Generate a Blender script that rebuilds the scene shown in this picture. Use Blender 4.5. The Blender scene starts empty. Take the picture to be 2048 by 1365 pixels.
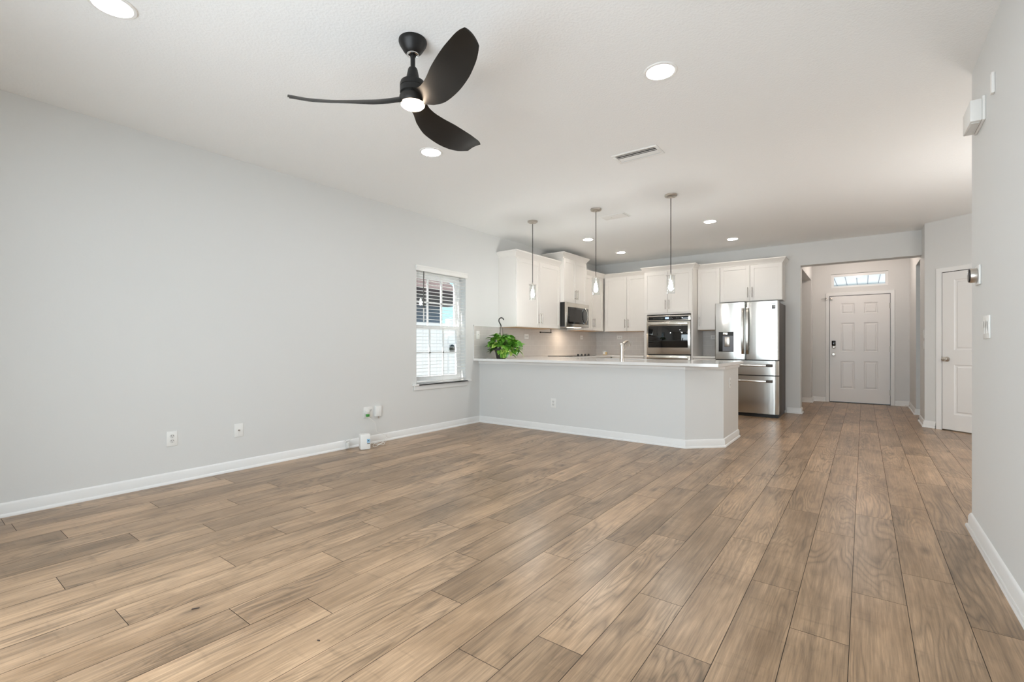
import bpy, bmesh, math, random
from mathutils import Vector, Matrix
R = math.radians
random.seed(7)
S = bpy.context.scene
COL = S.collection

# ------------------------------------------------------------------ camera
cd = bpy.data.cameras.new('camera'); cam = bpy.data.objects.new('camera', cd); COL.objects.link(cam)
cam.location = (0, 0, 1.105); cam.rotation_euler = (R(90), 0, R(36.7626))
cd.sensor_fit = 'HORIZONTAL'; cd.sensor_width = 36.0
cd.lens = 941.0 / 2048 * 36; cd.shift_y = 8.1 / 2048
cd.clip_start = 0.02; cd.clip_end = 200
S.camera = cam

# ------------------------------------------------------------------ view, world, sun, daylight
S.view_settings.view_transform = 'Standard'; S.view_settings.look = 'None'
S.view_settings.gamma = 1.0; S.view_settings.use_curve_mapping = False
S.view_settings.exposure = 0.50
try:
    S.cycles.sample_clamp_indirect = 12.0
    S.cycles.max_bounces = 14; S.cycles.diffuse_bounces = 8; S.cycles.glossy_bounces = 6
    S.cycles.transparent_max_bounces = 16; S.cycles.transmission_bounces = 8
    S.cycles.caustics_reflective = False; S.cycles.caustics_refractive = False
except Exception:
    pass

W = bpy.data.worlds.new('sky'); S.world = W; W.use_nodes = True
nt = W.node_tree; nt.nodes.clear()
tc = nt.nodes.new('ShaderNodeTexCoord'); sep = nt.nodes.new('ShaderNodeSeparateXYZ')
cr = nt.nodes.new('ShaderNodeValToRGB'); bg = nt.nodes.new('ShaderNodeBackground'); wo = nt.nodes.new('ShaderNodeOutputWorld')
nt.links.new(tc.outputs['Generated'], sep.inputs[0]); nt.links.new(sep.outputs['Z'], cr.inputs[0])
cr.color_ramp.elements[0].position = 0.0; cr.color_ramp.elements[0].color = (0.42, 0.80, 0.92, 1)
cr.color_ramp.elements[1].position = 0.6; cr.color_ramp.elements[1].color = (0.46, 0.66, 0.90, 1)
nt.links.new(cr.outputs[0], bg.inputs['Color']); bg.inputs['Strength'].default_value = 1.1
nt.links.new(bg.outputs[0], wo.inputs['Surface'])

def lamp(name, kind, loc, rot, energy, color, size=None, size_y=None, spread=None):
    l = bpy.data.lights.new(name, kind); l.energy = energy; l.color = color
    if kind == 'AREA':
        l.shape = 'RECTANGLE' if size_y else 'DISK'; l.size = size
        if size_y: l.size_y = size_y
        if spread: l.spread = spread
    o = bpy.data.objects.new(name, l); COL.objects.link(o)
    o.location = loc; o.rotation_euler = rot; return o
sun = lamp('sun', 'SUN', (0, 0, 12), (0, 0, 0), 15.0, (1.0, 0.96, 0.90)); sun.data.angle = R(0.6)
sun.rotation_euler = Vector((0.16, 0.60, -0.79)).to_track_quat('-Z', 'Y').to_euler()
# daylight coming in through the glass doors behind the camera
lamp('daylight_glass_doors', 'AREA', (-1.53, -0.80, 1.10), (R(81), 0, 0), 72, (0.83, 0.92, 1.0), 2.75, 1.9, R(150))

WARM = (1.0, 0.92, 0.83); NEUT = (0.94, 0.97, 1.0)

# ------------------------------------------------------------------ materials
def new_mat(name):
    m = bpy.data.materials.new(name); m.use_nodes = True
    return m, m.node_tree, m.node_tree.nodes['Principled BSDF']
def mat(name, col, rough=0.5, metal=0.0, spec=0.5, bump=0, bscale=100, emit=0, ecol=None, coat=0, stretch=None, bdist=0.002):
    m, t, b = new_mat(name)
    b.inputs['Base Color'].default_value = (*col, 1); b.inputs['Roughness'].default_value = rough
    b.inputs['Metallic'].default_value = metal; b.inputs['Specular IOR Level'].default_value = spec
    if coat: b.inputs['Coat Weight'].default_value = coat
    if emit:
        b.inputs['Emission Color'].default_value = (*(ecol or col), 1); b.inputs['Emission Strength'].default_value = emit
    if bump:
        c = t.nodes.new('ShaderNodeTexCoord'); mp = t.nodes.new('ShaderNodeMapping')
        n = t.nodes.new('ShaderNodeTexNoise'); n.inputs['Scale'].default_value = bscale; n.inputs['Detail'].default_value = 3
        bp = t.nodes.new('ShaderNodeBump'); bp.inputs['Strength'].default_value = bump; bp.inputs['Distance'].default_value = bdist
        if stretch: mp.inputs['Scale'].default_value = stretch
        t.links.new(c.outputs['Object'], mp.inputs[0]); t.links.new(mp.outputs[0], n.inputs['Vector'])
        t.links.new(n.outputs['Fac'], bp.inputs['Height']); t.links.new(bp.outputs[0], b.inputs['Normal'])
    return m
def thin_glass(name, tint=(1, 1, 1), strength=1.0):
    m, t, b = new_mat(name); t.nodes.remove(b)
    o = t.nodes['Material Output']; tr = t.nodes.new('ShaderNodeBsdfTransparent'); gl = t.nodes.new('ShaderNodeBsdfGlossy')
    fr = t.nodes.new('ShaderNodeFresnel'); mx = t.nodes.new('ShaderNodeMixShader'); mu = t.nodes.new('ShaderNodeMath'); mu.operation = 'MULTIPLY'
    ge = t.nodes.new('ShaderNodeNewGeometry'); io = t.nodes.new('ShaderNodeMath'); io.operation = 'MULTIPLY_ADD'
    io.inputs[1].default_value = 1/1.5-1.5; io.inputs[2].default_value = 1.5; t.links.new(ge.outputs['Backfacing'], io.inputs[0]); t.links.new(io.outputs[0], fr.inputs['IOR'])
    mu.inputs[1].default_value = strength
    tr.inputs['Color'].default_value = (*tint, 1); gl.inputs['Roughness'].default_value = 0.02
    t.links.new(fr.outputs[0], mu.inputs[0]); t.links.new(mu.outputs[0], mx.inputs[0])
    t.links.new(tr.outputs[0], mx.inputs[1]); t.links.new(gl.outputs[0], mx.inputs[2]); t.links.new(mx.outputs[0], o.inputs['Surface'])
    return m

M = {}
M['wall'] = mat('wall_paint', (0.695, 0.70, 0.69), 0.55, spec=0.3, bump=0.12, bscale=70)
M['ceiling'] = mat('ceiling_paint', (0.90, 0.912, 0.91), 0.8, spec=0.2, bump=0.55, bscale=75, bdist=0.004)
M['trim'] = mat('trim_paint', (0.80, 0.80, 0.79), 0.32)
M['door'] = mat('door_paint', (0.80, 0.79, 0.775), 0.35)
M['cab'] = mat('cabinet_paint', (0.80, 0.775, 0.74), 0.34)
M['cabwood'] = mat('cabinet_underside', (0.62, 0.40, 0.22), 0.5)
M['quartz'] = mat('quartz', (0.82, 0.815, 0.80), 0.09, spec=0.5, bump=0.0)
M['plate'] = mat('plastic_white', (0.82, 0.82, 0.80), 0.35)
M['plate2'] = mat('plastic_white_insert', (0.70, 0.70, 0.68), 0.35)
M['hole'] = mat('socket_hole', (0.03, 0.03, 0.03), 0.6)
M['nickel'] = mat('brushed_nickel', (0.60, 0.56, 0.51), 0.28, 1.0)
M['nickeld'] = mat('pull_nickel', (0.42, 0.38, 0.34), 0.3, 1.0)
M['chrome'] = mat('chrome', (0.75, 0.75, 0.75), 0.1, 1.0)
M['blackmet'] = mat('black_metal', (0.009, 0.0085, 0.008), 0.42, spec=0.35)
M['blade'] = mat('fan_blade', (0.010, 0.0085, 0.007), 0.42, spec=0.4, bump=0.15, bscale=40, stretch=(1, 1, 12))
M['blackgloss'] = mat('black_glass', (0.006, 0.006, 0.006), 0.03, spec=0.6)
M['black'] = mat('black_plastic', (0.012, 0.012, 0.012), 0.4)
M['dkgrey'] = mat('fridge_case', (0.085, 0.075, 0.068), 0.5, 0.2)
M['grey'] = mat('grey_plastic', (0.16, 0.165, 0.185), 0.35)
M['rubber'] = mat('rubber', (0.02, 0.02, 0.02), 0.7)
M['thin'] = thin_glass('window_glass')
M['shade'] = thin_glass('clear_glass', (0.97, 0.98, 0.98), 1.4)
M['blind'] = mat('blind_slat', (0.84, 0.84, 0.82), 0.4)
M['cord'] = mat('white_cord', (0.80, 0.79, 0.76), 0.5)
M['vinyl'] = mat('white_vinyl', (0.84, 0.84, 0.83), 0.35)
M['green'] = mat('green_plug', (0.05, 0.30, 0.05), 0.4)
M['blue'] = mat('blue_label', (0.30, 0.52, 0.72), 0.4)
M['ink'] = mat('ink', (0.02, 0.02, 0.025), 0.5)
M['wick'] = mat('candle_wax', (0.75, 0.50, 0.20), 0.5)
M['pot'] = mat('pot', (0.055, 0.045, 0.042), 0.3)
M['soil'] = mat('soil', (0.05, 0.035, 0.025), 0.9)
M['vine'] = mat('vine', (0.16, 0.26, 0.06), 0.5)
M['thermoglass'] = mat('thermostat_face', (0.05, 0.05, 0.055), 0.08, 0.6)
M['lens'] = mat('light_lens', (1, 1, 1), 0.4, emit=70, ecol=NEUT)
M['lensw'] = mat('light_lens_warm', (1, 1, 1), 0.4, emit=66, ecol=WARM)
M['fanlens'] = mat('fan_light_lens', (1, 1, 1), 0.4, emit=26, ecol=(1.0, 0.78, 0.58))
M['bulb'] = mat('lit_bulb', (1, 1, 1), 0.3, emit=185, ecol=(1.0, 0.99, 0.97))
M['hoodlamp'] = mat('cooking_lamp', (1, 1, 1), 0.3, emit=9, ecol=(1.0, 0.82, 0.64))
M['display'] = mat('display', (0.3, 0.4, 0.6), 0.3, emit=0.7, ecol=(0.55, 0.7, 1.0))
M['reflector'] = mat('can_reflector', (0.85, 0.84, 0.82), 0.3)
M['porch'] = mat('porch_concrete', (0.55, 0.54, 0.52), 0.9)  # made paler than the patio concrete to bounce light onto the soffit
M['concrete'] = mat('concrete', (0.24, 0.24, 0.235), 0.9)
M['lawn'] = mat('gravel', (0.24, 0.235, 0.22), 0.95, bump=0.5, bscale=60)
M['soffit'] = mat('soffit', (0.85, 0.85, 0.85), 0.5)
M['soffitline'] = mat('soffit_groove', (0.22, 0.24, 0.30), 0.6)
M['siding'] = mat('grey_siding', (0.10, 0.13, 0.17), 0.6)
M['fascia'] = mat('dark_fascia', (0.030, 0.020, 0.018), 0.6)

# stainless steel
def steel(name, col, rough, sx):
    m, t, b = new_mat(name)
    b.inputs['Metallic'].default_value = 1; b.inputs['Base Color'].default_value = (*col, 1); b.inputs['Roughness'].default_value = rough
    c = t.nodes.new('ShaderNodeTexCoord'); mp = t.nodes.new('ShaderNodeMapping'); mp.inputs['Scale'].default_value = sx
    n = t.nodes.new('ShaderNodeTexNoise'); n.inputs['Scale'].default_value = 1.0; n.inputs['Detail'].default_value = 2
    bp = t.nodes.new('ShaderNodeBump'); bp.inputs['Strength'].default_value = 0.25; bp.inputs['Distance'].default_value = 0.004
    t.links.new(c.outputs['Object'], mp.inputs[0]); t.links.new(mp.outputs[0], n.inputs['Vector'])
    t.links.new(n.outputs['Fac'], bp.inputs['Height']); t.links.new(bp.outputs[0], b.inputs['Normal'])
    return m
M['steel'] = steel('stainless_steel', (0.56, 0.545, 0.515), 0.19, (11, 11, 0.25))
M['steelh'] = steel('stainless_steel_brushed', (0.66, 0.63, 0.58), 0.22, (0.6, 0.6, 4))

# subway tile
def tile_mat():
    m, t, b = new_mat('subway_tile')
    g = t.nodes.new('ShaderNodeNewGeometry'); sp = t.nodes.new('ShaderNodeSeparateXYZ'); ad = t.nodes.new('ShaderNodeMath'); ad.operation = 'ADD'
    cb = t.nodes.new('ShaderNodeCombineXYZ'); br = t.nodes.new('ShaderNodeTexBrick')
    t.links.new(g.outputs['Position'], sp.inputs[0]); t.links.new(sp.outputs['X'], ad.inputs[0]); t.links.new(sp.outputs['Y'], ad.inputs[1])
    t.links.new(ad.outputs[0], cb.inputs['X']); t.links.new(sp.outputs['Z'], cb.inputs['Y']); t.links.new(cb.outputs[0], br.inputs['Vector'])
    br.inputs['Scale'].default_value = 1.0; br.inputs['Brick Width'].default_value = 0.155; br.inputs['Row Height'].default_value = 0.0785
    br.inputs['Mortar Size'].default_value = 0.0018; br.inputs['Mortar Smooth'].default_value = 0.2
    br.inputs['Color1'].default_value = (0.62, 0.595, 0.57, 1); br.inputs['Color2'].default_value = (0.59, 0.565, 0.54, 1)
    br.inputs['Mortar'].default_value = (0.72, 0.70, 0.67, 1)
    t.links.new(br.outputs['Color'], b.inputs['Base Color']); b.inputs['Roughness'].default_value = 0.14
    iv = t.nodes.new('ShaderNodeMath'); iv.operation = 'SUBTRACT'; iv.inputs[0].default_value = 1
    bp = t.nodes.new('ShaderNodeBump'); bp.inputs['Strength'].default_value = 0.4; bp.inputs['Distance'].default_value = 0.001
    t.links.new(br.outputs['Fac'], iv.inputs[1]); t.links.new(iv.outputs[0], bp.inputs['Height']); t.links.new(bp.outputs[0], b.inputs['Normal'])
    return m
M['tile'] = tile_mat()

# wood plank floor
def floor_mat():
    m, t, b = new_mat('plank_floor')
    N = t.nodes.new; L = t.links.new
    def math_(op, a, bb=None):
        n = N('ShaderNodeMath'); n.operation = op
        for i, v in enumerate((a, bb)):
            if v is None: continue
            if hasattr(v, 'is_output'): L(v, n.inputs[i])
            else: n.inputs[i].default_value = v
        return n.outputs[0]
    at = N('ShaderNodeAttribute'); at.attribute_name = 'tone'       # per plank random colour
    g = N('ShaderNodeNewGeometry')
    rs = N('ShaderNodeVectorMath'); rs.operation = 'SCALE'; rs.inputs['Scale'].default_value = 37.0; L(at.outputs['Color'], rs.inputs[0])
    ad = N('ShaderNodeVectorMath'); ad.operation = 'ADD'; L(g.outputs['Position'], ad.inputs[0]); L(rs.outputs[0], ad.inputs[1])
    def noise(scale, detail=3, rough=0.55, dist=0.0):
        mp = N('ShaderNodeMapping'); mp.inputs['Scale'].default_value = scale; L(ad.outputs[0], mp.inputs[0])
        n = N('ShaderNodeTexNoise'); n.inputs['Scale'].default_value = 1; n.inputs['Detail'].default_value = detail
        n.inputs['Roughness'].default_value = rough; n.inputs['Distortion'].default_value = dist
        L(mp.outputs[0], n.inputs['Vector']); return n.outputs['Fac']
    field = noise((4.2, 0.55, 1), 3, 0.42, 0.35)
    rings = math_('PINGPONG', math_('MULTIPLY', field, 62.0), 1.0)
    rings = math_('POWER', rings, 2.2)
    fibre = noise((260, 9, 1), 3, 0.65)
    fine = noise((95, 3.2, 1), 4, 0.7)
    streak = noise((26, 0.9, 1), 4, 0.65)
    blotch = noise((5, 1.6, 1), 3, 0.6)
    cross = noise((6, 30, 1), 2, 0.5)
    msk = noise((3.0, 1.1, 1), 1, 0.5)
    rs_ = N('ShaderNodeMapRange'); rs_.inputs['From Min'].default_value = 0.44; rs_.inputs['From Max'].default_value = 0.60; L(msk, rs_.inputs['Value'])
    def cr(f, p0, c0, p1, c1):
        r = N('ShaderNodeValToRGB'); r.color_ramp.elements[0].position = p0; r.color_ramp.elements[0].color = (*c0, 1)
        r.color_ramp.elements[1].position = p1; r.color_ramp.elements[1].color = (*c1, 1); L(f, r.inputs[0]); return r.outputs[0]
    base = cr(blotch, 0.30, FLOOR_D, 0.68, FLOOR_L)
    def mult(colr, fac_or, lo, amt=1.0):
        mx = N('ShaderNodeMix'); mx.data_type = 'RGBA'; mx.blend_type = 'MULTIPLY'; mx.inputs[0].default_value = 1.0
        r = N('ShaderNodeMapRange'); r.inputs['From Min'].default_value = 0; r.inputs['From Max'].default_value = 1
        r.inputs['To Min'].default_value = lo; r.inputs['To Max'].default_value = amt; L(fac_or, r.inputs['Value'])
        L(colr, mx.inputs[6]); L(r.outputs[0], mx.inputs[7]); return mx.outputs[2]
    c = mult(base, math_('MULTIPLY', rings, rs_.outputs[0]), 1.04, 0.60)
    st = N('ShaderNodeMapRange'); st.inputs['From Min'].default_value = 0.28; st.inputs['From Max'].default_value = 0.5; L(streak, st.inputs['Value'])
    c = mult(c, st.outputs[0], 0.72, 1.05)
    c = mult(c, fibre, 0.66, 1.34)
    fm = N('ShaderNodeMapRange'); fm.inputs['From Min'].default_value = 0.30; fm.inputs['From Max'].default_value = 0.62; L(fine, fm.inputs['Value'])
    c = mult(c, fm.outputs[0], 0.70, 1.13)
    kn = N('ShaderNodeMapRange'); kn.inputs['From Min'].default_value = 0.26; kn.inputs['From Max'].default_value = 0.40; L(cross, kn.inputs['Value'])
    c = mult(c, kn.outputs[0], 0.84, 1.0)
    # knots
    mp = N('ShaderNodeMapping'); mp.inputs['Scale'].default_value = (5.2, 1.9, 1); L(ad.outputs[0], mp.inputs[0])
    vo = N('ShaderNodeTexVoronoi'); vo.inputs['Scale'].default_value = 1; vo.voronoi_dimensions = '2D'; L(mp.outputs[0], vo.inputs['Vector'])
    sp = N('ShaderNodeSeparateColor'); L(vo.outputs['Color'], sp.inputs[0])
    kd = math_('ADD', vo.outputs['Distance'], math_('MULTIPLY', math_('LESS_THAN', sp.outputs[0], 0.72), 1.0))
    kr = N('ShaderNodeMapRange'); kr.inputs['From Min'].default_value = 0.02; kr.inputs['From Max'].default_value = 0.16; L(kd, kr.inputs['Value'])
    c = mult(c, kr.outputs[0], 0.55, 1.0)
    tn = N('ShaderNodeSeparateColor'); L(at.outputs['Color'], tn.inputs[0])
    c = mult(c, tn.outputs[1], 0.84, 1.14)
    L(c, b.inputs['Base Color'])
    rr = N('ShaderNodeMapRange'); rr.inputs['To Min'].default_value = 0.27; rr.inputs['To Max'].default_value = 0.35; L(fibre, rr.inputs['Value']); L(rr.outputs[0], b.inputs['Roughness'])
    b.inputs['Specular IOR Level'].default_value = 0.5
    bp = N('ShaderNodeBump'); bp.inputs['Strength'].default_value = 0.12; bp.inputs['Distance'].default_value = 0.001
    L(math_('ADD', fibre, streak), bp.inputs['Height']); L(bp.outputs[0], b.inputs['Normal'])
    return m
FLOOR_D = (0.240, 0.152, 0.085); FLOOR_L = (0.425, 0.285, 0.174)
M['floor'] = floor_mat()
M['gap'] = mat('plank_gap', (0.022, 0.015, 0.010), 0.8)

def shingle_mat():
    m, t, b = new_mat('shingles')
    c = t.nodes.new('ShaderNodeTexCoord'); br = t.nodes.new('ShaderNodeTexBrick')
    mp = t.nodes.new('ShaderNodeMapping'); mp.inputs['Rotation'].default_value = (0, 0, R(90))
    t.links.new(c.outputs['Object'], mp.inputs[0]); t.links.new(mp.outputs[0], br.inputs['Vector'])
    br.inputs['Scale'].default_value = 1; br.inputs['Brick Width'].default_value = 0.35; br.inputs['Row Height'].default_value = 0.14; br.inputs['Mortar Size'].default_value = 0.012
    br.inputs['Color1'].default_value = (0.055, 0.032, 0.028, 1); br.inputs['Color2'].default_value = (0.085, 0.060, 0.055, 1); br.inputs['Mortar'].default_value = (0.05, 0.03, 0.03, 1)
    t.links.new(br.outputs['Color'], b.inputs['Base Color']); b.inputs['Roughness'].default_value = 0.9
    return m
M['shingle'] = shingle_mat()

def leaf_mat():
    m, t, b = new_mat('pothos_leaf')
    at = t.nodes.new('ShaderNodeAttribute'); at.attribute_name = 'tone'
    sp = t.nodes.new('ShaderNodeSeparateColor'); t.links.new(at.outputs['Color'], sp.inputs[0])
    c = t.nodes.new('ShaderNodeTexCoord'); n = t.nodes.new('ShaderNodeTexNoise'); n.inputs['Scale'].default_value = 55; n.inputs['Detail'].default_value = 2
    t.links.new(c.outputs['Object'], n.inputs['Vector'])
    a = t.nodes.new('ShaderNodeMath'); a.operation = 'ADD'; t.links.new(sp.outputs[0], a.inputs[0])
    s = t.nodes.new('ShaderNodeMath'); s.operation = 'MULTIPLY'; s.inputs[1].default_value = 0.8; t.links.new(n.outputs['Fac'], s.inputs[0]); t.links.new(s.outputs[0], a.inputs[1])
    r = t.nodes.new('ShaderNodeValToRGB'); r.color_ramp.elements[0].position = 0.35; r.color_ramp.elements[0].color = (0.035, 0.13, 0.015, 1)
    e = r.color_ramp.elements[1]; e.position = 0.85; e.color = (0.16, 0.42, 0.04, 1)
    e = r.color_ramp.elements.new(1.25 / 1.3); e.color = (0.50, 0.68, 0.14, 1)
    t.links.new(a.outputs[0], r.inputs[0]); t.links.new(r.outputs[0], b.inputs['Base Color'])
    b.inputs['Roughness'].default_value = 0.28
    b.inputs['Transmission Weight'].default_value = 0.0
    return m
M['leaf'] = leaf_mat()

# ------------------------------------------------------------------ mesh helpers
class G:
    def __init__(self): self.bm = bmesh.new(); self.M = Matrix.Identity(4)
    def v(self, x, y, z): return self.bm.verts.new(self.M @ Vector((x, y, z)))
    def f(self, vs, mi=0):
        try:
            fc = self.bm.faces.new(vs); fc.material_index = mi; return fc
        except ValueError: return None
    def box(self, x0, x1, y0, y1, z0, z1, bev=0, mi=0, seg=2):
        x0, x1 = sorted((x0, x1)); y0, y1 = sorted((y0, y1)); z0, z1 = sorted((z0, z1))
        p = [self.v(*q) for q in ((x0,y0,z0),(x1,y0,z0),(x1,y1,z0),(x0,y1,z0),(x0,y0,z1),(x1,y0,z1),(x1,y1,z1),(x0,y1,z1))]
        fs = [self.f([p[i] for i in q], mi) for q in ((0,3,2,1),(4,5,6,7),(0,1,5,4),(1,2,6,5),(2,3,7,6),(3,0,4,7))]
        if bev:
            es = list({e for q in fs for e in q.edges})
            r = bmesh.ops.bevel(self.bm, geom=es, offset=bev, segments=seg, profile=0.5, affect='EDGES')
            for q in r['faces']: q.material_index = mi
        return self
    def frustum(self, x0, x1, z0, z1, y0, y1, ins, mi=0):       # raised field: back at y1, front at y0 inset by ins
        a = [self.v(*q) for q in ((x0,y1,z0),(x1,y1,z0),(x1,y1,z1),(x0,y1,z1))]
        b = [self.v(*q) for q in ((x0+ins,y0,z0+ins),(x1-ins,y0,z0+ins),(x1-ins,y0,z1-ins),(x0+ins,y0,z1-ins))]
        self.f(b, mi)
        for i in range(4): self.f([a[i], a[(i+1)%4], b[(i+1)%4], b[i]], mi)
        return self
    def prism(self, poly, z0, z1, mi=0):
        a = [self.v(x, y, z0) for x, y in poly]; b = [self.v(x, y, z1) for x, y in poly]
        self.f(a[::-1], mi); self.f(b, mi)
        for i in range(len(poly)): self.f([a[i], a[(i+1)%len(a)], b[(i+1)%len(a)], b[i]], mi)
        return self
    def lathe(self, prof, c=(0,0,0), axis='Z', n=32, mi=0, cap=True):
        rings = []
        for r, h in prof:
            ring = []
            for i in range(n):
                a = 2*math.pi*i/n; u, w = r*math.cos(a), r*math.sin(a)
                p = {'Z': (u, w, h), 'Y': (u, h, w), 'X': (h, u, w)}[axis]
                ring.append(self.v(c[0]+p[0], c[1]+p[1], c[2]+p[2]))
            rings.append(ring)
        for a, b in zip(rings, rings[1:]):
            for i in range(n): self.f([a[i], a[(i+1)%n], b[(i+1)%n], b[i]], mi)
        if cap:
            self.f(rings[0][::-1], mi); self.f(rings[-1], mi)
        return self
    def tube(self, pts, r, n=10, mi=0, cap=True):
        pts = [Vector(p) for p in pts]; rs = r if isinstance(r, (list, tuple)) else [r]*len(pts)
        rings = []; up = None
        for i, p in enumerate(pts):
            d = (pts[min(i+1, len(pts)-1)] - pts[max(i-1, 0)]).normalized()
            if up is None:
                up = d.orthogonal().normalized()
            else:
                up = (up - d*up.dot(d)); up = up.normalized() if up.length > 1e-6 else d.orthogonal().normalized()
            s = d.cross(up)
            rings.append([self.v(*(p + (up*math.cos(2*math.pi*k/n) + s*math.sin(2*math.pi*k/n))*rs[i])) for k in range(n)])
        for a, b in zip(rings, rings[1:]):
            for i in range(n): self.f([a[i], a[(i+1)%n], b[(i+1)%n], b[i]], mi)
        if cap: self.f(rings[0][::-1], mi); self.f(rings[-1], mi)
        return self
    def sweep(self, path, prof, mi=0, side=1):
        """profile (out, z) swept along a 2D path; 'out' is to the right of travel when side=1"""
        P = [Vector(p) for p in path]; offs = []
        for i in range(len(P)):
            ns = []
            if i > 0: d = (P[i]-P[i-1]).normalized(); ns.append(Vector((d.y, -d.x))*side)
            if i < len(P)-1: d = (P[i+1]-P[i]).normalized(); ns.append(Vector((d.y, -d.x))*side)
            if len(ns) == 2:
                m = (ns[0]+ns[1]).normalized(); offs.append(m / max(0.2, m.dot(ns[0])))
            else: offs.append(ns[0])
        cols = [[self.v(P[i].x+offs[i].x*o, P[i].y+offs[i].y*o, z) for o, z in prof] for i in range(len(P))]
        for a, b in zip(cols, cols[1:]):
            for j in range(len(prof)-1): self.f([a[j], b[j], b[j+1], a[j+1]], mi)
        self.f(cols[0], mi); self.f(cols[-1][::-1], mi)
        return self
    def build(self, name, mats, parent=None, smooth=35, loc=None):
        bmesh.ops.recalc_face_normals(self.bm, faces=self.bm.faces[:])
        me = bpy.data.meshes.new(name); self.bm.to_mesh(me); self.bm.free()
        for m in (mats if isinstance(mats, (list, tuple)) else [mats]): me.materials.append(M[m] if isinstance(m, str) else m)
        if smooth:
            for p in me.polygons: p.use_smooth = True
            me.set_sharp_from_angle(angle=R(smooth))
        o = bpy.data.objects.new(name, me); COL.objects.link(o)
        if parent: o.parent = parent
        if loc: o.location = loc
        return o
def tag(o, label=None, cat=None, group=None, kind=None):
    if label: o['label'] = label
    if cat: o['category'] = cat
    if group: o['group'] = group
    if kind: o['kind'] = kind
    return o
def thing(name, label, cat, loc=(0,0,0), rz=0, group=None, kind=None):
    o = bpy.data.objects.new(name, None); COL.objects.link(o); o.empty_display_size = 0.05
    o.location = loc; o.rotation_euler = (0, 0, rz)
    return tag(o, label, cat, group, kind)
def struct(g, name, mats, label, cat, parent=None, smooth=35):
    return tag(g.build(name, mats, parent, smooth), label, cat, None, 'structure')
def copy_tree(o, parent=None):
    c = o.copy(); COL.objects.link(c)
    if parent: c.parent = parent
    for ch in list(o.children): copy_tree(ch, c)
    return c

XL, YB, H, XR = -4.43, 8.84, 2.743, 0.525

# ------------------------------------------------------------------ room shell
# floor: planks laid along the depth of the room, staggered as in the photo
ph = {-1:2.123,-2:2.45,-3:2.926,-4:2.021,-5:1.49,-6:1.255,-7:2.116,-8:1.48,-9:1.833,-10:2.321,-11:2.082,-12:2.62,-13:1.794,-14:2.268,
      -15:2.626,-16:2.92,-17:1.183,-18:.867,-19:1.476,-20:.636,-21:1.126,-22:.478,0:3.81,1:4.17}
g = G(); tones = []
PL, PW = 1.2125, 0.1897
for k in range(-24, 11):
    x0 = max(-0.042 + PW*k, XL - 0.02); x1 = -0.042 + PW*(k+1)
    if x1 <= XL: continue
    p = ph.get(k, random.random()*PL); j = p - PL*math.ceil((p+0.7)/PL)
    while j < 11.2:
        y0, y1 = max(j, -0.7), min(j+PL, 11.2); j += PL
        if y1 <= y0: continue
        e, t = 0.0012, 0.0022
        vs = [g.v(*q) for q in ((x0+e,y0+e,0),(x1-e,y0+e,0),(x1-e,y1-e,0),(x0+e,y1-e,0))]
        fc = g.f(vs); tones.append((random.random(), random.random(), random.random()))
n_pl = len(tones)
g.box(XL-0.02, 2.05, -0.7, 11.2, -0.12, -0.0012, mi=1)
fl = struct(g, 'floor', ['floor', 'gap'], 'wood plank floor running from the living room to the front door', 'floor', smooth=0)
at = fl.data.attributes.new('tone', 'FLOAT_COLOR', 'FACE')
fi = 0
for p in fl.data.polygons:
    if p.material_index == 0:
        at.data[p.index].color = (*tones[fi], 1); fi += 1
    else: at.data[p.index].color = (0.5, 0.5, 0.5, 1)

g = G(); g.box(-4.62, 2.1, -0.72, 11.22, H, H+0.16); struct(g, 'ceiling', 'ceiling', 'white textured ceiling', 'ceiling')

WIN = (3.955, 4.853, 0.615, 2.045)
g = G()
g.box(XL-0.17, XL, -0.72, WIN[0], -0.15, H); g.box(XL-0.17, XL, WIN[1], YB+0.2, -0.15, H)
g.box(XL-0.17, XL, WIN[0], WIN[1], -0.15, WIN[2]); g.box(XL-0.17, XL, WIN[0], WIN[1], WIN[3], H)
struct(g, 'wall_left', 'wall', 'long pale grey wall on the left with the window in it', 'wall', smooth=0)
g = G()
g.box(XL-0.17, -0.812, YB, 9.05, 0, H); g.box(-0.812, 0.661, YB, 9.05, 2.385, H)
struct(g, 'wall_back', 'wall', 'kitchen back wall with the wide opening to the entry', 'wall', smooth=0)
g = G(); g.box(XR, XR+0.16, -0.72, 3.945, 0, H); struct(g, 'wall_right', 'wall', 'white wall end at the right edge with the thermostat', 'wall', smooth=0)
g = G()
g.box(XL-0.17, -2.95, -0.72, -0.56, 0, H); g.box(-0.05, XR+0.16, -0.72, -0.56, 0, H); g.box(-2.95, -0.05, -0.72, -0.56, 2.15, H)
struct(g, 'wall_rear', 'wall', 'wall behind the camera around the glass doors', 'wall', smooth=0)
g = G()
for x in (-2.95, -1.58, -0.15): g.box(x, x+0.10, -0.70, -0.60, 0, 2.15)
g.box(-2.95, -0.05, -0.70, -0.60, 2.09, 2.15); g.box(-2.95, -0.05, -0.70, -0.60, 0, 0.04)
struct(g, 'window_3', 'vinyl', 'white frame of the glass doors behind the camera', 'window', smooth=0)
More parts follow.
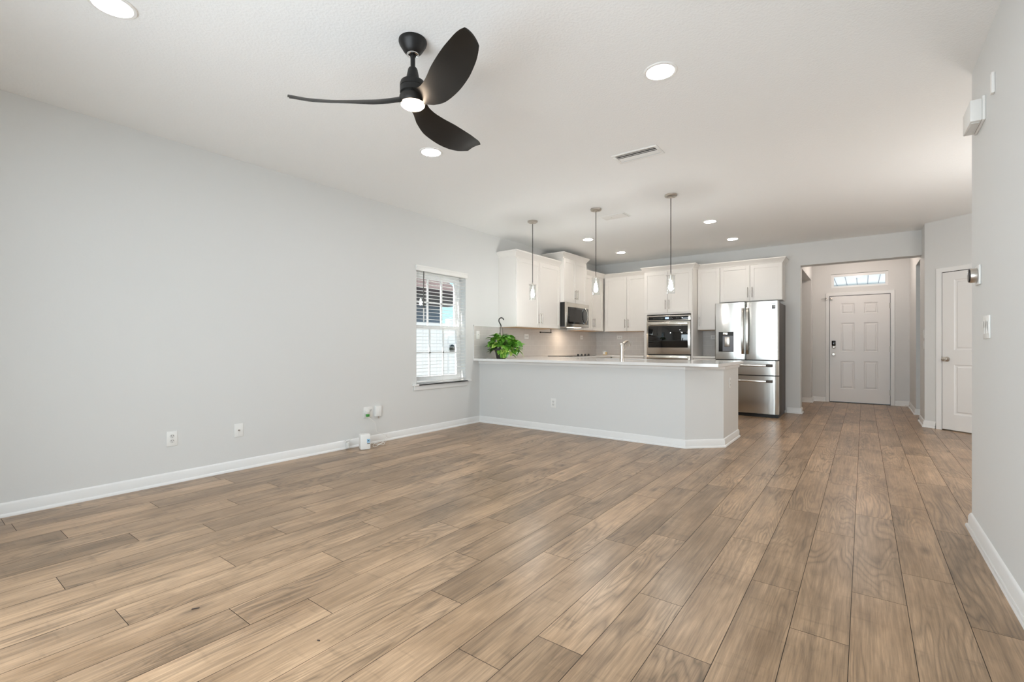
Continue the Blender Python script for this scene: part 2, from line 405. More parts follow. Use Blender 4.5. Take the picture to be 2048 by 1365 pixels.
# hall on the right: stub beside the opening, angled wall with the closet door
AW = Matrix.Translation((0.661, 8.42, 0)) @ Matrix.Rotation(R(-39), 4, 'Z')
g = G(); g.prism([(0.661,8.42),(0.661,9.05),(0.82,9.05),(0.82,8.45)], 0, H)
g.M = AW; g.box(0.0, 0.207, 0, 0.12, 0, H); g.box(0.207, 0.94, 0, 0.12, 2.055, H); g.box(0.94, 1.62, 0, 0.12, 0, H)
g.box(0.2, 0.95, 0.5, 0.55, 0, 2.1)
struct(g, 'wall_angled', 'wall', 'short angled wall holding the closet door', 'wall', smooth=0)
g = G(); g.box(1.90, 2.05, 3.80, 7.45, 0, H); g.box(XR+0.16, 2.05, 3.80, 3.945, 0, H)
struct(g, 'wall_hall', 'wall', 'hall wall hidden around the corner on the right', 'wall', smooth=0)
# entry
g = G()
g.box(-0.98, -0.807, 9.05, 10.70, 2.357, H); g.box(-2.2, -0.807, 10.70, 10.85, 0, H); g.box(-0.957, -0.807, 10.85, 11.04, 0, H)
g.box(-2.3, -2.2, 9.05, 10.85, 0, H)
struct(g, 'wall_entry_left', 'wall', 'left wall of the entry with a side opening', 'wall', smooth=0)
g = G()
g.box(0.665, 0.82, 9.05, 9.80, 2.365, H); g.box(0.665, 1.6, 9.80, 9.95, 0, H); g.box(0.665, 0.82, 9.95, 11.04, 0, H); g.box(1.5, 1.6, 8.2, 9.80, 0, H)
struct(g, 'wall_entry_right', 'wall', 'right wall of the entry with a side opening', 'wall', smooth=0)
g = G()
D0, D1 = -0.532, 0.397
g.box(-0.98, D0, 11.04, 11.2, 0, H); g.box(D1, 0.85, 11.04, 11.2, 0, H)
g.box(D0, D1, 11.04, 11.2, 2.058, 2.210); g.box(D0, D1, 11.04, 11.2, 2.476, H)
g.box(D0, -0.505, 11.04, 11.2, 2.210, 2.476); g.box(0.364, D1, 11.04, 11.2, 2.210, 2.476)
struct(g, 'wall_front', 'wall', 'entry wall around the front door and transom window', 'wall', smooth=0)
# half wall of the peninsula
PEN = [(XL,5.145),(-1.530,5.145),(-1.215,5.460),(-1.215,6.20),(-1.335,6.20),(-1.335,5.51),(-1.58,5.265),(XL,5.265)]
g = G(); g.prism(PEN, 0, 0.884)
pen = struct(g, 'wall_peninsula', 'wall', 'white half wall carrying the kitchen counter', 'half wall', smooth=0)
g = G()
for z in (0.602, 0.552, 0.457, 0.366, 0.276): g.lathe([(0.0055, 5.146), (0.0055, 5.1435)], (-4.021, 0, z), 'Y', 12)
g.build('patch_dots', 'trim', pen)

# baseboards
BB = [(0.027,0),(0.027,0.010),(0.022,0.018),(0.015,0.021),(0.015,0.066),(0.011,0.074),(0.011,0.078),(0.004,0.088),(0.0,0.09)]
def bb(name, path, label, side=1):
    g = G(); g.sweep(path, BB, side=side); struct(g, name, 'trim', label, 'baseboard')
bb('baseboard_left', [(XL,-0.56),(XL,5.145)], 'white baseboard along the left wall')
bb('baseboard_peninsula', [(XL,5.145),(-1.530,5.145),(-1.215,5.460),(-1.215,6.20)], 'white baseboard around the kitchen half wall')
bb('baseboard_right', [(XR+0.16,3.945),(XR,3.945),(XR,-0.56)], 'white baseboard on the right wall end')
bb('baseboard_back', [(-1.0,YB),(-0.812,YB),(-0.812,9.05)], 'white baseboard beside the fridge')
bb('baseboard_entry_left', [(-2.2,10.70),(-0.807,10.70),(-0.807,11.04),(-0.595,11.04)], 'white baseboard left of the front door')
bb('baseboard_entry_right', [(0.458,11.04),(0.665,11.04),(0.665,9.80),(1.5,9.80)], 'white baseboard right of the front door')
a0 = AW @ Vector((0.14,0,0))
bb('baseboard_angled', [(0.661,9.05),(0.661,8.42),(a0.x,a0.y)], 'white baseboard left of the closet door')
a1 = AW @ Vector((1.0,0,0)); a2 = AW @ Vector((1.6,0,0))
bb('baseboard_hall', [(a1.x,a1.y),(a2.x,a2.y)], 'white baseboard right of the closet door')
# trim under the counter
g = G(); g.sweep(PEN[:4], [(0.0,0.838),(0.012,0.838),(0.016,0.846),(0.016,0.868),(0.024,0.876),(0.024,0.884),(0,0.884)])
struct(g, 'trim_2', 'trim', 'white moulding under the peninsula countertop', 'moulding')

# ------------------------------------------------------------------ doors
def panel_door(g, x0, x1, z0, z1, panels, y=0.0, t=0.035, depth=0.009):
    g.box(x0, x1, y+depth, y+t, z0, z1)
    xs = sorted({x0, x1, *[p[0] for p in panels], *[p[1] for p in panels]}); zs = sorted({z0, z1, *[p[2] for p in panels], *[p[3] for p in panels]})
    for i in range(len(xs)-1):
        for j in range(len(zs)-1):
            cx_, cz_ = (xs[i]+xs[i+1])/2, (zs[j]+zs[j+1])/2
            if not any(p[0] < cx_ < p[1] and p[2] < cz_ < p[3] for p in panels):
                g.box(xs[i], xs[i+1], y, y+depth, zs[j], zs[j+1])
    for p in panels:
        a, b, c, d = p
        # sloped sticking around the recess, then raised field
        o = [(a,c),(b,c),(b,d),(a,d)]; w = 0.012
        n = [(a+w,c+w),(b-w,c+w),(b-w,d-w),(a+w,d-w)]
        vo = [g.v(q[0], y+0.0005, q[1]) for q in o]; vn = [g.v(q[0], y+depth-0.0005, q[1]) for q in n]
        for i in range(4): g.f([vo[i], vo[(i+1)%4], vn[(i+1)%4], vn[i]])
        g.frustum(a+0.026, b-0.026, c+0.026, d-0.026, y+0.002, y+depth, 0.014)
def casing(x0, x1, z1, w=0.058, t=0.018):
    g = G(); pr = [(0.0, 0.007), (0.010, 0.010), (0.030, 0.013), (w-0.006, t), (w, t-0.003), (w, 0)]
    # mitred casing: sweep profile around three sides (local XZ, out towards -y)
    path = [(x0, 0), (x0, z1), (x1, z1), (x1, 0)]
    cols = []
    for i, (x, z) in enumerate(path):
        sx = -1 if i in (0, 1) else 1; sz = 1 if i in (1, 2) else 0
        cols.append([g.v(x+sx*o, -yy, z+sz*o) for o, yy in [(0, 0)]+pr])
    for a, b in zip(cols, cols[1:]):
        for j in range(len(a)-1): g.f([a[j], a[j+1], b[j+1], b[j]])
    g.f(cols[0]); g.f(cols[-1])
    return g
d1 = thing('door_1', 'white six panel front door with keypad deadbolt', 'door', (0, 11.04, 0), 0, kind='structure')
g = G(); panel_door(g, -0.524, 0.389, 0.016, 2.045, [(x0, x1, a, b) for x0, x1 in ((-0.351,-0.136),(0.005,0.217)) for a, b in ((1.700,1.904),(0.978,1.530),(0.268,0.797))])
g.build('slab', 'door', d1, 20)
g = casing(-0.534, 0.399, 2.056); g.build('casing', 'trim', d1, 30)
g = G(); g.box(-0.534,-0.526,0.002,0.10,0,2.055); g.box(0.391,0.399,0.002,0.10,0,2.055); g.box(-0.534,0.399,0.002,0.10,2.047,2.056); g.box(-0.53,0.395,0.01,0.12,0.0,0.012)
g.build('shadow_jamb', 'black', d1, 0)  # coloured black so the gap round the slab reads as shadow
for z in (1.83, 1.03, 0.23):
    g = G(); g.lathe([(0.007,z-0.052),(0.007,z+0.052)], (0.392,-0.005,0), 'Z', 10); g.box(0.380,0.392,-0.002,0.003,z-0.05,z+0.05); g.build('hinge', 'nickeld', d1)
g = G(); g.box(-0.494,-0.430,-0.022,0.0,1.092,1.190,0.008); kp = g.build('keypad', 'blackgloss', d1)
g = G(); g.lathe([(0.030,0),(0.030,-0.012),(0.024,-0.018),(0.022,-0.03),(0.012,-0.032)], (-0.462,0,1.066), 'Y', 20); g.build('deadbolt', 'nickel', d1)
g = G(); g.lathe([(0.033,0),(0.033,-0.008),(0.014,-0.012),(0.012,-0.035),(0.026,-0.045),(0.030,-0.058),(0.024,-0.070),(0.004,-0.072)], (-0.462,0,0.927), 'Y', 24); g.build('door_knob', 'nickel', d1)
la = thing('swing_latch', 'silver swing bar latch at the top left of the front door', 'latch', (-0.56, 11.02, 2.0))
g = G(); g.box(-0.035,0.0,-0.016,0.0,-0.025,0.025,0.003); g.build('base', 'nickel', la)
g = G(); g.lathe([(0.012,-0.02),(0.018,-0.026),(0.012,-0.04),(0.003,-0.042)], (0.055,0.02,0), 'Y', 16); g.box(0.035,0.08,-0.002,0.018,-0.02,0.02,0.003); g.build('catch', 'nickel', la)
g = G(); g.tube([(-0.018,-0.018,0.012),(-0.10,-0.045,0.010),(-0.105,-0.047,0),(-0.10,-0.045,-0.010),(-0.018,-0.018,-0.012)], 0.004, 8); g.build('bar', 'chrome', la)

# transom
w2 = thing('window_2', 'narrow transom window above the front door', 'window', (0,11.04,0), 0, kind='structure')
g = G()
for a in ((-0.505,-0.462,2.21,2.476),(0.321,0.364,2.21,2.476),(-0.462,0.321,2.21,2.243),(-0.462,0.321,2.425,2.476)):
    g.box(a[0],a[1],0.045,0.10,a[2],a[3])
g.build('frame', 'vinyl', w2, 0)
g = G(); g.box(-0.462,0.321,0.07,0.076,2.243,2.425); g.build('pane', 'thin', w2, 0)

# closet door on the angled wall
d2 = bpy.data.objects.new('door_2', None); COL.objects.link(d2); d2.matrix_world = AW
tag(d2, 'white two panel closet door half hidden by the right wall', 'door', None, 'structure')
g = G(); panel_door(g, 0.214, 0.926, 0.014, 2.046, [(0.345,0.795,1.040,1.945),(0.345,0.795,0.215,0.855)], y=-0.004)
g.build('slab', 'door', d2, 20)
casing(0.203, 0.937, 2.056).build('casing', 'trim', d2, 30)
g = G(); g.box(0.203,0.211,0.002,0.10,0,2.055); g.box(0.929,0.937,0.002,0.10,0,2.055); g.box(0.203,0.937,0.002,0.10,2.048,2.056); g.build('shadow_jamb', 'black', d2, 0)  # black strips put the shadow into the gap around the closet slab
g = G(); g.lathe([(0.032,-0.004),(0.032,-0.012),(0.013,-0.016),(0.012,-0.040),(0.024,-0.048),(0.029,-0.062),(0.024,-0.074),(0.004,-0.077)], (0.268,0,0.923), 'Y', 24); g.build('door_knob', 'nickel', d2)
g = G(); g.box(0.206,0.213,-0.005,0.0,0.895,0.955); g.build('latch_plate', 'nickeld', d2)

# ------------------------------------------------------------------ left window
w1 = thing('window_1', 'white single hung window with muntins in the left wall', 'window', (XL, 0, 0), 0, kind='structure')
a, b, c, d = WIN
g = G()
for x0, x1, y0, y1, z0, z1 in ((-0.165,-0.095,a,a+0.035,c,d),(-0.165,-0.095,b-0.035,b,c,d),(-0.165,-0.095,a,b,d-0.035,d),(-0.165,-0.095,a,b,c,c+0.04)): g.box(x0,x1,y0,y1,z0,z1)
g.build('frame', 'vinyl', w1, 0)
def sash(name, x, z0, z1, st=0.042):
    y0, y1 = a+0.036, b-0.036
    g = G(); g.box(x-0.016,x+0.016,y0,y0+st,z0,z1); g.box(x-0.016,x+0.016,y1-st,y1,z0,z1); g.box(x-0.016,x+0.016,y0+st,y1-st,z0,z0+0.045); g.box(x-0.016,x+0.016,y0+st,y1-st,z1-0.045,z1)
    s = g.build(name, 'vinyl', w1, 0)
    g = G(); yi0, yi1 = y0+st, y1-st
    for k in (1, 2): yy = yi0+(yi1-yi0)*k/3; g.box(x-0.008,x+0.008,yy-0.010,yy+0.010,z0+0.045,z1-0.045)
    zz = (z0+z1)/2; g.box(x-0.008,x+0.008,yi0,yi1,zz-0.010,zz+0.010)
    g.build('muntins', 'vinyl', s, 0)
    g = G(); g.box(x-0.002,x+0.002,yi0,yi1,z0+0.045,z1-0.045); g.build('pane', 'thin', s, 0)
sash('upper_sash', -0.148, 1.315, 2.01); sash('lower_sash', -0.112, 0.655, 1.36)
g = G(); g.box(XL-0.10, XL+0.045, a-0.0, b+0.0, 0.600, 0.622, 0.003); g.box(XL, XL+0.045, a-0.068, b+0.082, 0.600, 0.622, 0.004); g.box(XL, XL+0.016, a-0.045, b+0.028, 0.545, 0.600, 0.003)
struct(g, 'trim_1', 'trim', 'white sill and apron under the left window', 'window sill')
bl = thing('window_blind', 'white slatted blind lowered and open in the left window', 'blind', (XL, 0, 0))
g = G(); g.box(-0.055, 0.022, a-0.015, b+0.025, 2.030, 2.098, 0.004); g.box(0.022, 0.028, a-0.017, b+0.027, 2.078, 2.098, 0.002); g.build('valance', 'blind', bl)
g = G(); zs = 2.012; ns = 0
while zs > 0.69:
    y0, y1 = a+0.008, b-0.008
    v = [g.v(x, y, zs+dz) for y in (y0, y1) for x, dz in ((-0.052,-0.002),(-0.027,0.0005),(-0.002,-0.002),(-0.002,0.0005),(-0.027,0.003),(-0.052,0.0005))]
    for i in range(6): g.f([v[i], v[(i+1)%6], v[6+(i+1)%6], v[6+i]])
    g.f(v[:6]); g.f(v[6:][::-1])
    zs -= 0.0445; ns += 1
g.build('slats', 'blind', bl, 0)
g = G(); g.box(-0.052,-0.002,a+0.008,b-0.008,0.635,0.655,0.004); g.build('bottom_rail', 'blind', bl)
g = G()
for yy in (a+0.16, (a+b)/2, b-0.16):
    for x in (-0.0505, -0.0035): g.tube([(x,yy,0.65),(x,yy,2.03)], 0.0011, 6)
g.build('ladder_cords', 'cord', bl)
g = G(); g.tube([(0.006,a+0.115,2.03),(0.006,a+0.115,1.57)], 0.0055, 8); wd = g.build('wand', 'dkgrey', bl)
g = G(); g.tube([(0.006,a+0.115,1.57),(0.006,a+0.115,1.40)], 0.008, 8); g.build('wand_handle', 'blind', bl)

# ------------------------------------------------------------------ outside
g = G(); g.box(-40, -4.6, -20, 40, -0.35, -0.2); tag(g.build('gravel', 'lawn', None, 0), 'pale gravel between the house and the white fence', 'gravel', None, 'stuff')
g = G(); g.box(-4.6, 12, 11.2, 24, -0.35, -0.08); tag(g.build('porch_ground', 'porch', None, 0), 'concrete outside the front door', 'ground', None, 'structure')
g = G(); g.box(-4.6, 2, -14, -0.72, -0.35, -0.05); tag(g.build('patio_ground', 'concrete', None, 0), 'concrete patio outside the glass doors', 'ground', None, 'structure')
g = G(); g.box(-2.5, 2.5, 11.22, 13.4, 2.50, 2.58)
g.box(-2.5, 2.5, 13.4, 13.55, 2.36, 2.58)
for i in range(26): g.box(-2.4+i*0.19, -2.388+i*0.19, 11.3, 13.4, 2.494, 2.50, mi=1)
tag(g.build('porch_soffit', ['soffit', 'soffitline'], None, 0), 'white boarded porch soffit seen through the transom', 'soffit', None, 'structure')
g = G(); g.box(-4.6, 0.7, -4.2, -0.73, 2.55, 2.7); tag(g.build('sun_block_roof', 'soffit', None, 0), 'added roof slab behind the camera blocking sun from the glass doors', 'roof', None, 'structure')  # added out of view to keep sunlight off the living room floor
fe = thing('garden_fence', 'tall white panel fence outside the left window', 'fence', (-7.0, 0, -0.2))
g = G()
for i in range(60): g.box(-0.02, 0.0, 1.0+i*0.2, 1.0+i*0.2+0.196, 0.05, 1.68)
g.build('boards', 'vinyl', fe, 0)
g = G(); g.box(-0.04, 0.02, 1, 13, 1.68, 1.76); g.box(-0.03, 0.015, 1, 13, 0.05, 0.15); g.build('rails', 'vinyl', fe, 0)
for y in (2.6, 4.9, 7.16, 9.4, 11.7):
    g = G(); g.box(-0.06, 0.05, y-0.055, y+0.055, 0.0, 1.85, 0.006); g.build('post', 'vinyl', fe, 0)
og = thing('fence_ornament', 'small black round ornament hanging on the white fence post', 'ornament', (-6.922, 7.17, 1.03))
g = G(); g.lathe([(0.0,-0.03),(0.045,-0.028),(0.075,-0.015),(0.085,0.0),(0.075,0.015),(0.045,0.028),(0.0,0.03)], (0,0,0), 'X', 20, cap=False); g.build('disc', 'black', og)
g = G(); g.lathe([(0.03,0.025),(0.025,0.05),(0.0,0.055)], (0,0,0), 'X', 14, cap=False); g.build('centre', 'dkgrey', og)
hs = thing('neighbour_house', 'neighbouring house with brown shingle roof beyond the fence', 'house', (-9.4, 0, -0.2))
g = G(); g.box(-6, 0, -2, 9.3, 0, 2.66); g.build('wall', 'siding', hs, 0)
g = G(); g.box(0.0, 0.52, -2.4, 9.35, 2.36, 2.66); g.build('eave', 'fascia', hs, 0)
g = G(); vs = [g.v(*q) for q in ((0.56,-2.4,2.62),(0.56,9.4,2.62),(-5.5,12.6,5.6),(-5.5,-2.4,5.6))]; vt = [g.v(v.co.x, v.co.y, v.co.z+0.12) for v in vs]
g.f(vs); g.f(vt)
for i in range(4): g.f([vs[i], vs[(i+1)%4], vt[(i+1)%4], vt[i]])
g.build('roof', 'shingle', hs, 0)

# ------------------------------------------------------------------ cabinets
CROWN = [(0.0,0.0),(0.006,0.002),(0.010,0.016),(0.018,0.026),(0.034,0.044),(0.046,0.062),(0.052,0.068),(0.052,0.085),(0.0,0.085)]
def pull(g, x, z, L=0.165, y=-0.020, vertical=True):
    d = (0, 0, 1) if vertical else (1, 0, 0)
    e = L/2
    g.tube([(x-d[0]*e, y-0.028, z-d[2]*e), (x+d[0]*e, y-0.028, z+d[2]*e)], 0.0055, 10)
    for s in (-1, 1):
        q = e-0.022; g.tube([(x+s*d[0]*q, y, z+s*d[2]*q), (x+s*d[0]*q, y-0.028, z+s*d[2]*q)], 0.0042, 8)
def shaker(parent, x0, x1, z0, z1, pullx=None, pullz=None, name='door', vertical=True, fr=0.058):
    t = 0.020; g = G()
    g.box(x0, x0+fr, -t, 0, z0, z1, 0.0015, seg=1); g.box(x1-fr, x1, -t, 0, z0, z1, 0.0015, seg=1)
    g.box(x0+fr, x1-fr, -t, 0, z0, z0+fr, 0.0015, seg=1); g.box(x0+fr, x1-fr, -t, 0, z1-fr, z1, 0.0015, seg=1)
    g.box(x0+fr, x1-fr, -0.011, -0.004, z0+fr, z1-fr)
    o = g.build(name, 'cab', parent, 0)
    if pullx is not None:
        h = G(); pull(h, pullx, pullz, vertical=vertical); h.build('pull', 'nickeld', o)
    return o
def crown(parent, w, depth, z, left, right, name='crown', lret=None, x0=0.0):
    path = [(x0, 0), (w, 0)]
    if left: path = [(x0, depth)] + path
    if right: path = path + [(w, depth)]
    g = G(); g.sweep(path, [(o, z+h) for o, h in CROWN]); return g.build(name, 'cab', parent, 25)
def upper(label, loc, rz, w, depth, z0, z1, ctop, doors, left=False, right=False, pulls='in', group='white upper kitchen cabinets', wood=True, drs=None, single=None):
    c = thing('wall_cabinet', label, 'cabinet', loc, rz, group)
    g = G(); g.box(0, w, 0, depth, z0, ctop-0.02); g.build('body', 'cab', c, 0)
    if wood:
        g = G(); g.box(0.012, w-0.012, 0.012, depth-0.01, z0-0.004, z0-0.0005); g.build('underside', 'cabwood', c, 0)
    xs = drs or [(0.004, w/2-0.003), (w/2+0.003, w-0.004)]
    if len(xs) == 2:
        m = (xs[0][1]+xs[1][0])/2
        shaker(c, *xs[0], z0+0.004, z1, m-0.032, z0+0.145); shaker(c, *xs[1], z0+0.004, z1, m+0.032, z0+0.145)
    else:
        px = xs[0][0]+0.032 if single == 'L' else xs[0][1]-0.032
        shaker(c, *xs[0], z0+0.004, z1, px, z0+0.145)
    crown(c, w, depth, ctop-0.085, left, right)
    return c
RZ = R(90)
def left_cab(label, y0, y1, face, **k):
    return upper(label, (face-0.02, y0, 0), RZ, y1-y0, face-0.02-XL-0.0005, **k)
left_cab('tall white double door cabinet nearest the window, left of the microwave', 5.585, 6.822, -4.085, z0=1.376, z1=2.402, ctop=2.508, doors=2, left=True)
left_cab('short deeper white cabinet directly above the microwave', 6.824, 7.636, -4.015, z0=1.828, z1=2.560, ctop=2.665, doors=2, left=True, right=True, wood=False)
left_cab('white cabinet between microwave and kitchen corner', 7.638, 8.51, -4.085, z0=1.376, z1=2.402, ctop=2.492, doors=2, drs=[(0.004,0.391),(0.397,0.80)])
DB = YB-0.0005-8.515
upper('white double door cabinet on the back wall left of the oven', (-4.084, 8.51, 0), 0, 0.917, DB, 1.370, 2.410, 2.492, 2, drs=[(0.022,0.469),(0.475,0.914)])
upper('narrow single door white cabinet between oven tower and fridge', (-2.314, 8.51, 0), 0, 0.366, DB, 1.366, 2.410, 2.500, 1, drs=[(0.004,0.362)], single='L')
upper('short white double door cabinet above the fridge', (-1.947, 8.51, 0), 0, 0.922, DB, 1.822, 2.410, 2.500, 2, right=True, wood=False)
# oven tower
tw = thing('oven_tower', 'tall white cabinet tower holding the built in oven', 'cabinet', (-3.165, 8.22, 0))
g = G(); w, dp = 0.849, YB-0.0005-8.22
g.box(0,0.05,0,dp,0.10,1.645); g.box(w-0.03,w,0,dp,0.10,1.645); g.box(0,w,0,dp,1.645,2.48); g.box(0,w,0,dp,0.10,0.205); g.box(0.05,w-0.03,dp-0.02,dp,0.205,1.645); g.box(0,w,0.06,dp,0,0.10)
g.build('body', 'cab', tw, 0)
m = 0.4245
shaker(tw, 0.006, m-0.003, 1.672, 2.398, m-0.032, 1.812); shaker(tw, m+0.003, w-0.006, 1.672, 2.398, m+0.032, 1.812)
crown(tw, w, dp, 2.408, True, True)

# base cabinets
def base(label, loc, rz, w, dp, n, hollow=False):
    c = thing('base_cabinet', label, 'cabinet', loc, rz, 'white base kitchen cabinets')
    g = G(); g.box(0, w, 0.07, dp, 0, 0.10)
    if hollow:
        g.box(0, w, 0, dp, 0.10, 0.12); g.box(0, 0.02, 0, dp, 0.12, 0.883); g.box(w-0.02, w, 0, dp, 0.12, 0.883); g.box(0.02, w-0.02, 0, 0.02, 0.12, 0.883); g.box(0.02, w-0.02, dp-0.02, dp, 0.12, 0.883)
    else: g.box(0, w, 0, dp, 0.10, 0.883)
    g.build('body', 'cab', c, 0)
    for i in range(n):
        x0, x1 = w*i/n+0.004, w*(i+1)/n-0.004
        shaker(c, x0, x1, 0.11, 0.70, x1-0.035 if i % 2 == 0 else x0+0.035, 0.58)
        shaker(c, x0, x1, 0.71, 0.875, (x0+x1)/2, 0.79, 'drawer', False, 0.04)
base('white base cabinets under the cooktop along the left wall', (-3.82, 6.27, 0), RZ, 1.93, 0.609, 4)
base('white base cabinet under the back counter left of the oven', (-3.80, 8.235, 0), 0, 0.634, 0.604, 1)
base('narrow white base cabinet between oven tower and fridge', (-2.312, 8.235, 0), 0, 0.362, 0.604, 1)
base('white base cabinets behind the peninsula half wall around the sink', (-1.34, 6.20, 0), R(180), 2.47, 0.68, 4, True)

# countertops
SK = (-2.95, -2.20, 5.84, 6.16)
g = G(); z0, z1 = 0.884, 0.914
def slab(g, xs, ys, skip):
    for i in range(len(xs)-1):
        for j in range(len(ys)-1):
            if (i, j) not in skip: pass
def top_from_grid(g, xs, ys, solid):
    vt = {}; vb = {}
    def V(d, i, j, z):
        if (i, j) not in d: d[(i, j)] = g.v(xs[i], ys[j], z)
        return d[(i, j)]
    for i in range(len(xs)-1):
        for j in range(len(ys)-1):
            if not solid(i, j): continue
            g.f([V(vt,i,j,z1),V(vt,i+1,j,z1),V(vt,i+1,j+1,z1),V(vt,i,j+1,z1)]); g.f([V(vb,i,j,z0),V(vb,i,j+1,z0),V(vb,i+1,j+1,z0),V(vb,i+1,j,z0)])
            for (di, dj, p, q) in ((-1,0,(i,j),(i,j+1)),(1,0,(i+1,j),(i+1,j+1)),(0,-1,(i,j),(i+1,j)),(0,1,(i,j+1),(i+1,j+1))):
                a, b = i+di, j+dj
                if not (0 <= a < len(xs)-1 and 0 <= b < len(ys)-1 and solid(a, b)):
                    g.f([V(vb,*p,z0),V(vb,*q,z0),V(vt,*q,z1),V(vt,*p,z1)])
xs = [XL+0.001, -3.79, -3.168, SK[0], SK[1], -1.165]; ys = [5.01, SK[2], SK[3], 6.25, 8.20, YB-0.001]
def solid(i, j):
    if j <= 2: return not (j == 1 and i == 3)
    if j == 3: return i == 0
    return i in (0, 1)
top_from_grid(g, xs, ys, solid)
es = [e for e in g.bm.edges if len(e.link_faces) == 2 and abs(e.calc_face_angle(0)) > 1.0]
bmesh.ops.bevel(g.bm, geom=es, offset=0.004, segments=2, profile=0.5, affect='EDGES')
ct = g.build('countertop', 'quartz'); tag(ct, 'white quartz countertop wrapping from the peninsula around the kitchen', 'countertop')
g = G(); g.box(-2.314, -1.948, 8.20, YB-0.001, 0.884, 0.914, 0.004); tag(g.build('countertop', 'quartz'), 'small white countertop between oven tower and fridge', 'countertop')
# sink and faucet
sk = thing('kitchen_sink', 'steel sink sunk in the peninsula counter behind the faucet', 'sink', ((SK[0]+SK[1])/2, (SK[2]+SK[3])/2, 0.884))
g = G(); hx, hy = (SK[1]-SK[0])/2+0.012, (SK[3]-SK[2])/2+0.012
a_ = [g.v(sx*hx, sy*hy, -0.001) for sx, sy in ((-1,-1),(1,-1),(1,1),(-1,1))]; b_ = [g.v(sx*(hx-0.02), sy*(hy-0.02), -0.19) for sx, sy in ((-1,-1),(1,-1),(1,1),(-1,1))]
for i in range(4): g.f([a_[i], b_[i], b_[(i+1)%4], a_[(i+1)%4]])
g.f(b_); g.build('bowl', 'steelh', sk, 0)
g = G(); g.lathe([(0.045,-0.189),(0.04,-0.186),(0.02,-0.188)], (0,0,0), 'Z', 20); g.build('drain', 'chrome', sk)
fa = thing('kitchen_faucet', 'brushed nickel pull out faucet standing on the peninsula', 'faucet', (-2.512, 5.746, 0.914))
g = G(); g.lathe([(0.034,0.0),(0.034,0.006),(0.027,0.010),(0.027,0.165),(0.0285,0.166),(0.0285,0.172),(0.027,0.173),(0.027,0.200),(0.020,0.214),(0.004,0.218)], (0,0,0), 'Z', 24); g.build('body', 'nickel', fa)
g = G(); g.tube([(0,0.005,0.170),(0.004,0.05,0.212),(0.008,0.10,0.238),(0.012,0.145,0.240),(0.014,0.175,0.222),(0.015,0.190,0.195),(0.015,0.195,0.178)], [0.016,0.017,0.017,0.018,0.020,0.021,0.021], 14); g.build('spout', 'nickel', fa)
g = G(); g.tube([(0.02,0.012,0.105),(0.028,0.05,0.150),(0.034,0.095,0.205),(0.034,0.115,0.222)], [0.010,0.009,0.011,0.008], 10); g.build('lever', 'nickel', fa)

# backsplash
g = G(); g.box(XL+0.0002, XL+0.008, 5.018, YB-0.001, 0.9142, 1.375); g.box(XL+0.008, -3.17, YB-0.008, YB-0.0002, 0.9142, 1.369); g.box(-2.312, -1.95, YB-0.008, YB-0.0002, 0.9142, 1.365)
struct(g, 'trim_3', 'tile', 'pale subway tile backsplash around the kitchen walls', 'backsplash', smooth=0)
g = G(); g.box(XL+0.0002, XL+0.011, 5.010, 5.018, 0.9142, 1.388); g.box(XL+0.0002, XL+0.011, 5.010, 5.584, 1.376, 1.388)
struct(g, 'trim_4', 'trim', 'white edge strip finishing the backsplash near the plant', 'edge strip', smooth=0)

# ------------------------------------------------------------------ appliances
# microwave on the left wall (local x -> +Y, -y -> +X)
mw = thing('microwave', 'stainless over the range microwave on the left wall', 'microwave', (-3.97, 6.832, 1.412), RZ)
wm, hm = 0.802, 0.412
g = G(); g.box(0, wm, 0.035, 0.457, 0.012, hm); g.build('case', 'black', mw, 0)
g = G(); g.box(0, wm, 0.0, 0.034, 0.0, hm, 0.004)
dr = g.build('door', 'steelh', mw)
g = G(); g.box(0.05, 0.775, -0.004, 0.0, 0.055, 0.338, 0.003); wn = g.build('window', 'blackgloss', dr)
g = G(); g.box(0.09, 0.53, -0.0052, -0.004, 0.09, 0.305); g.build('screen', mat('oven_mesh', (0.012,0.011,0.011), 0.2), dr, 0)
g = G(); g.tube([(0.64,-0.004,0.065),(0.64,-0.03,0.09),(0.655,-0.042,0.14),(0.665,-0.045,0.20),(0.655,-0.042,0.26),(0.64,-0.03,0.31),(0.64,-0.004,0.335)], 0.011, 10); g.build('handle', 'steelh', dr)
g = G(); g.box(0.02, wm-0.02, 0.05, 0.42, 0.0, 0.011); uh = g.build('hood_base', 'grey', mw, 0)
g = G(); g.box(0.30, 0.62, 0.06, 0.17, -0.004, 0.0); g.build('hood_lamp', 'hoodlamp', uh, 0)
lamp('hood_light', 'AREA', (-4.10, 7.29, 1.40), (0,0,0), 2, (1.0,0.78,0.58), 0.3, 0.1)

# built in double oven
ov = thing('wall_oven', 'stainless built in double oven with black glass windows', 'oven', (-3.105, 8.22, 0.21))
wo_ = 0.757
g = G(); g.box(0.01, wo_-0.01, 0.002, 0.55, 0.0, 1.42); g.build('case', 'black', ov, 0)
g = G(); g.box(0, wo_, -0.020, 0.001, 1.318, 1.414, 0.003); cp = g.build('control_panel', 'steelh', ov)
g = G(); g.box(0.028, 0.720, -0.024, -0.019, 1.332, 1.396, 0.001); g.build('control_glass', 'blackgloss', cp)
g = G(); g.box(0.325, 0.390, -0.0250, -0.0240, 1.348, 1.380); g.build('display', 'display', cp, 0)
for x in (0.27, 0.45):
    g = G(); g.lathe([(0.006,-0.0240),(0.006,-0.0246)], (x,0,1.358), 'Y', 14); g.build('touch_button', 'grey', cp, 0)
g = G()
for i in range(3):
    for j in range(2): g.box(0.515+i*0.018, 0.523+i*0.018, -0.0246, -0.024, 1.356+j*0.014, 1.361+j*0.014)
g.build('number_keys', 'grey', cp, 0)
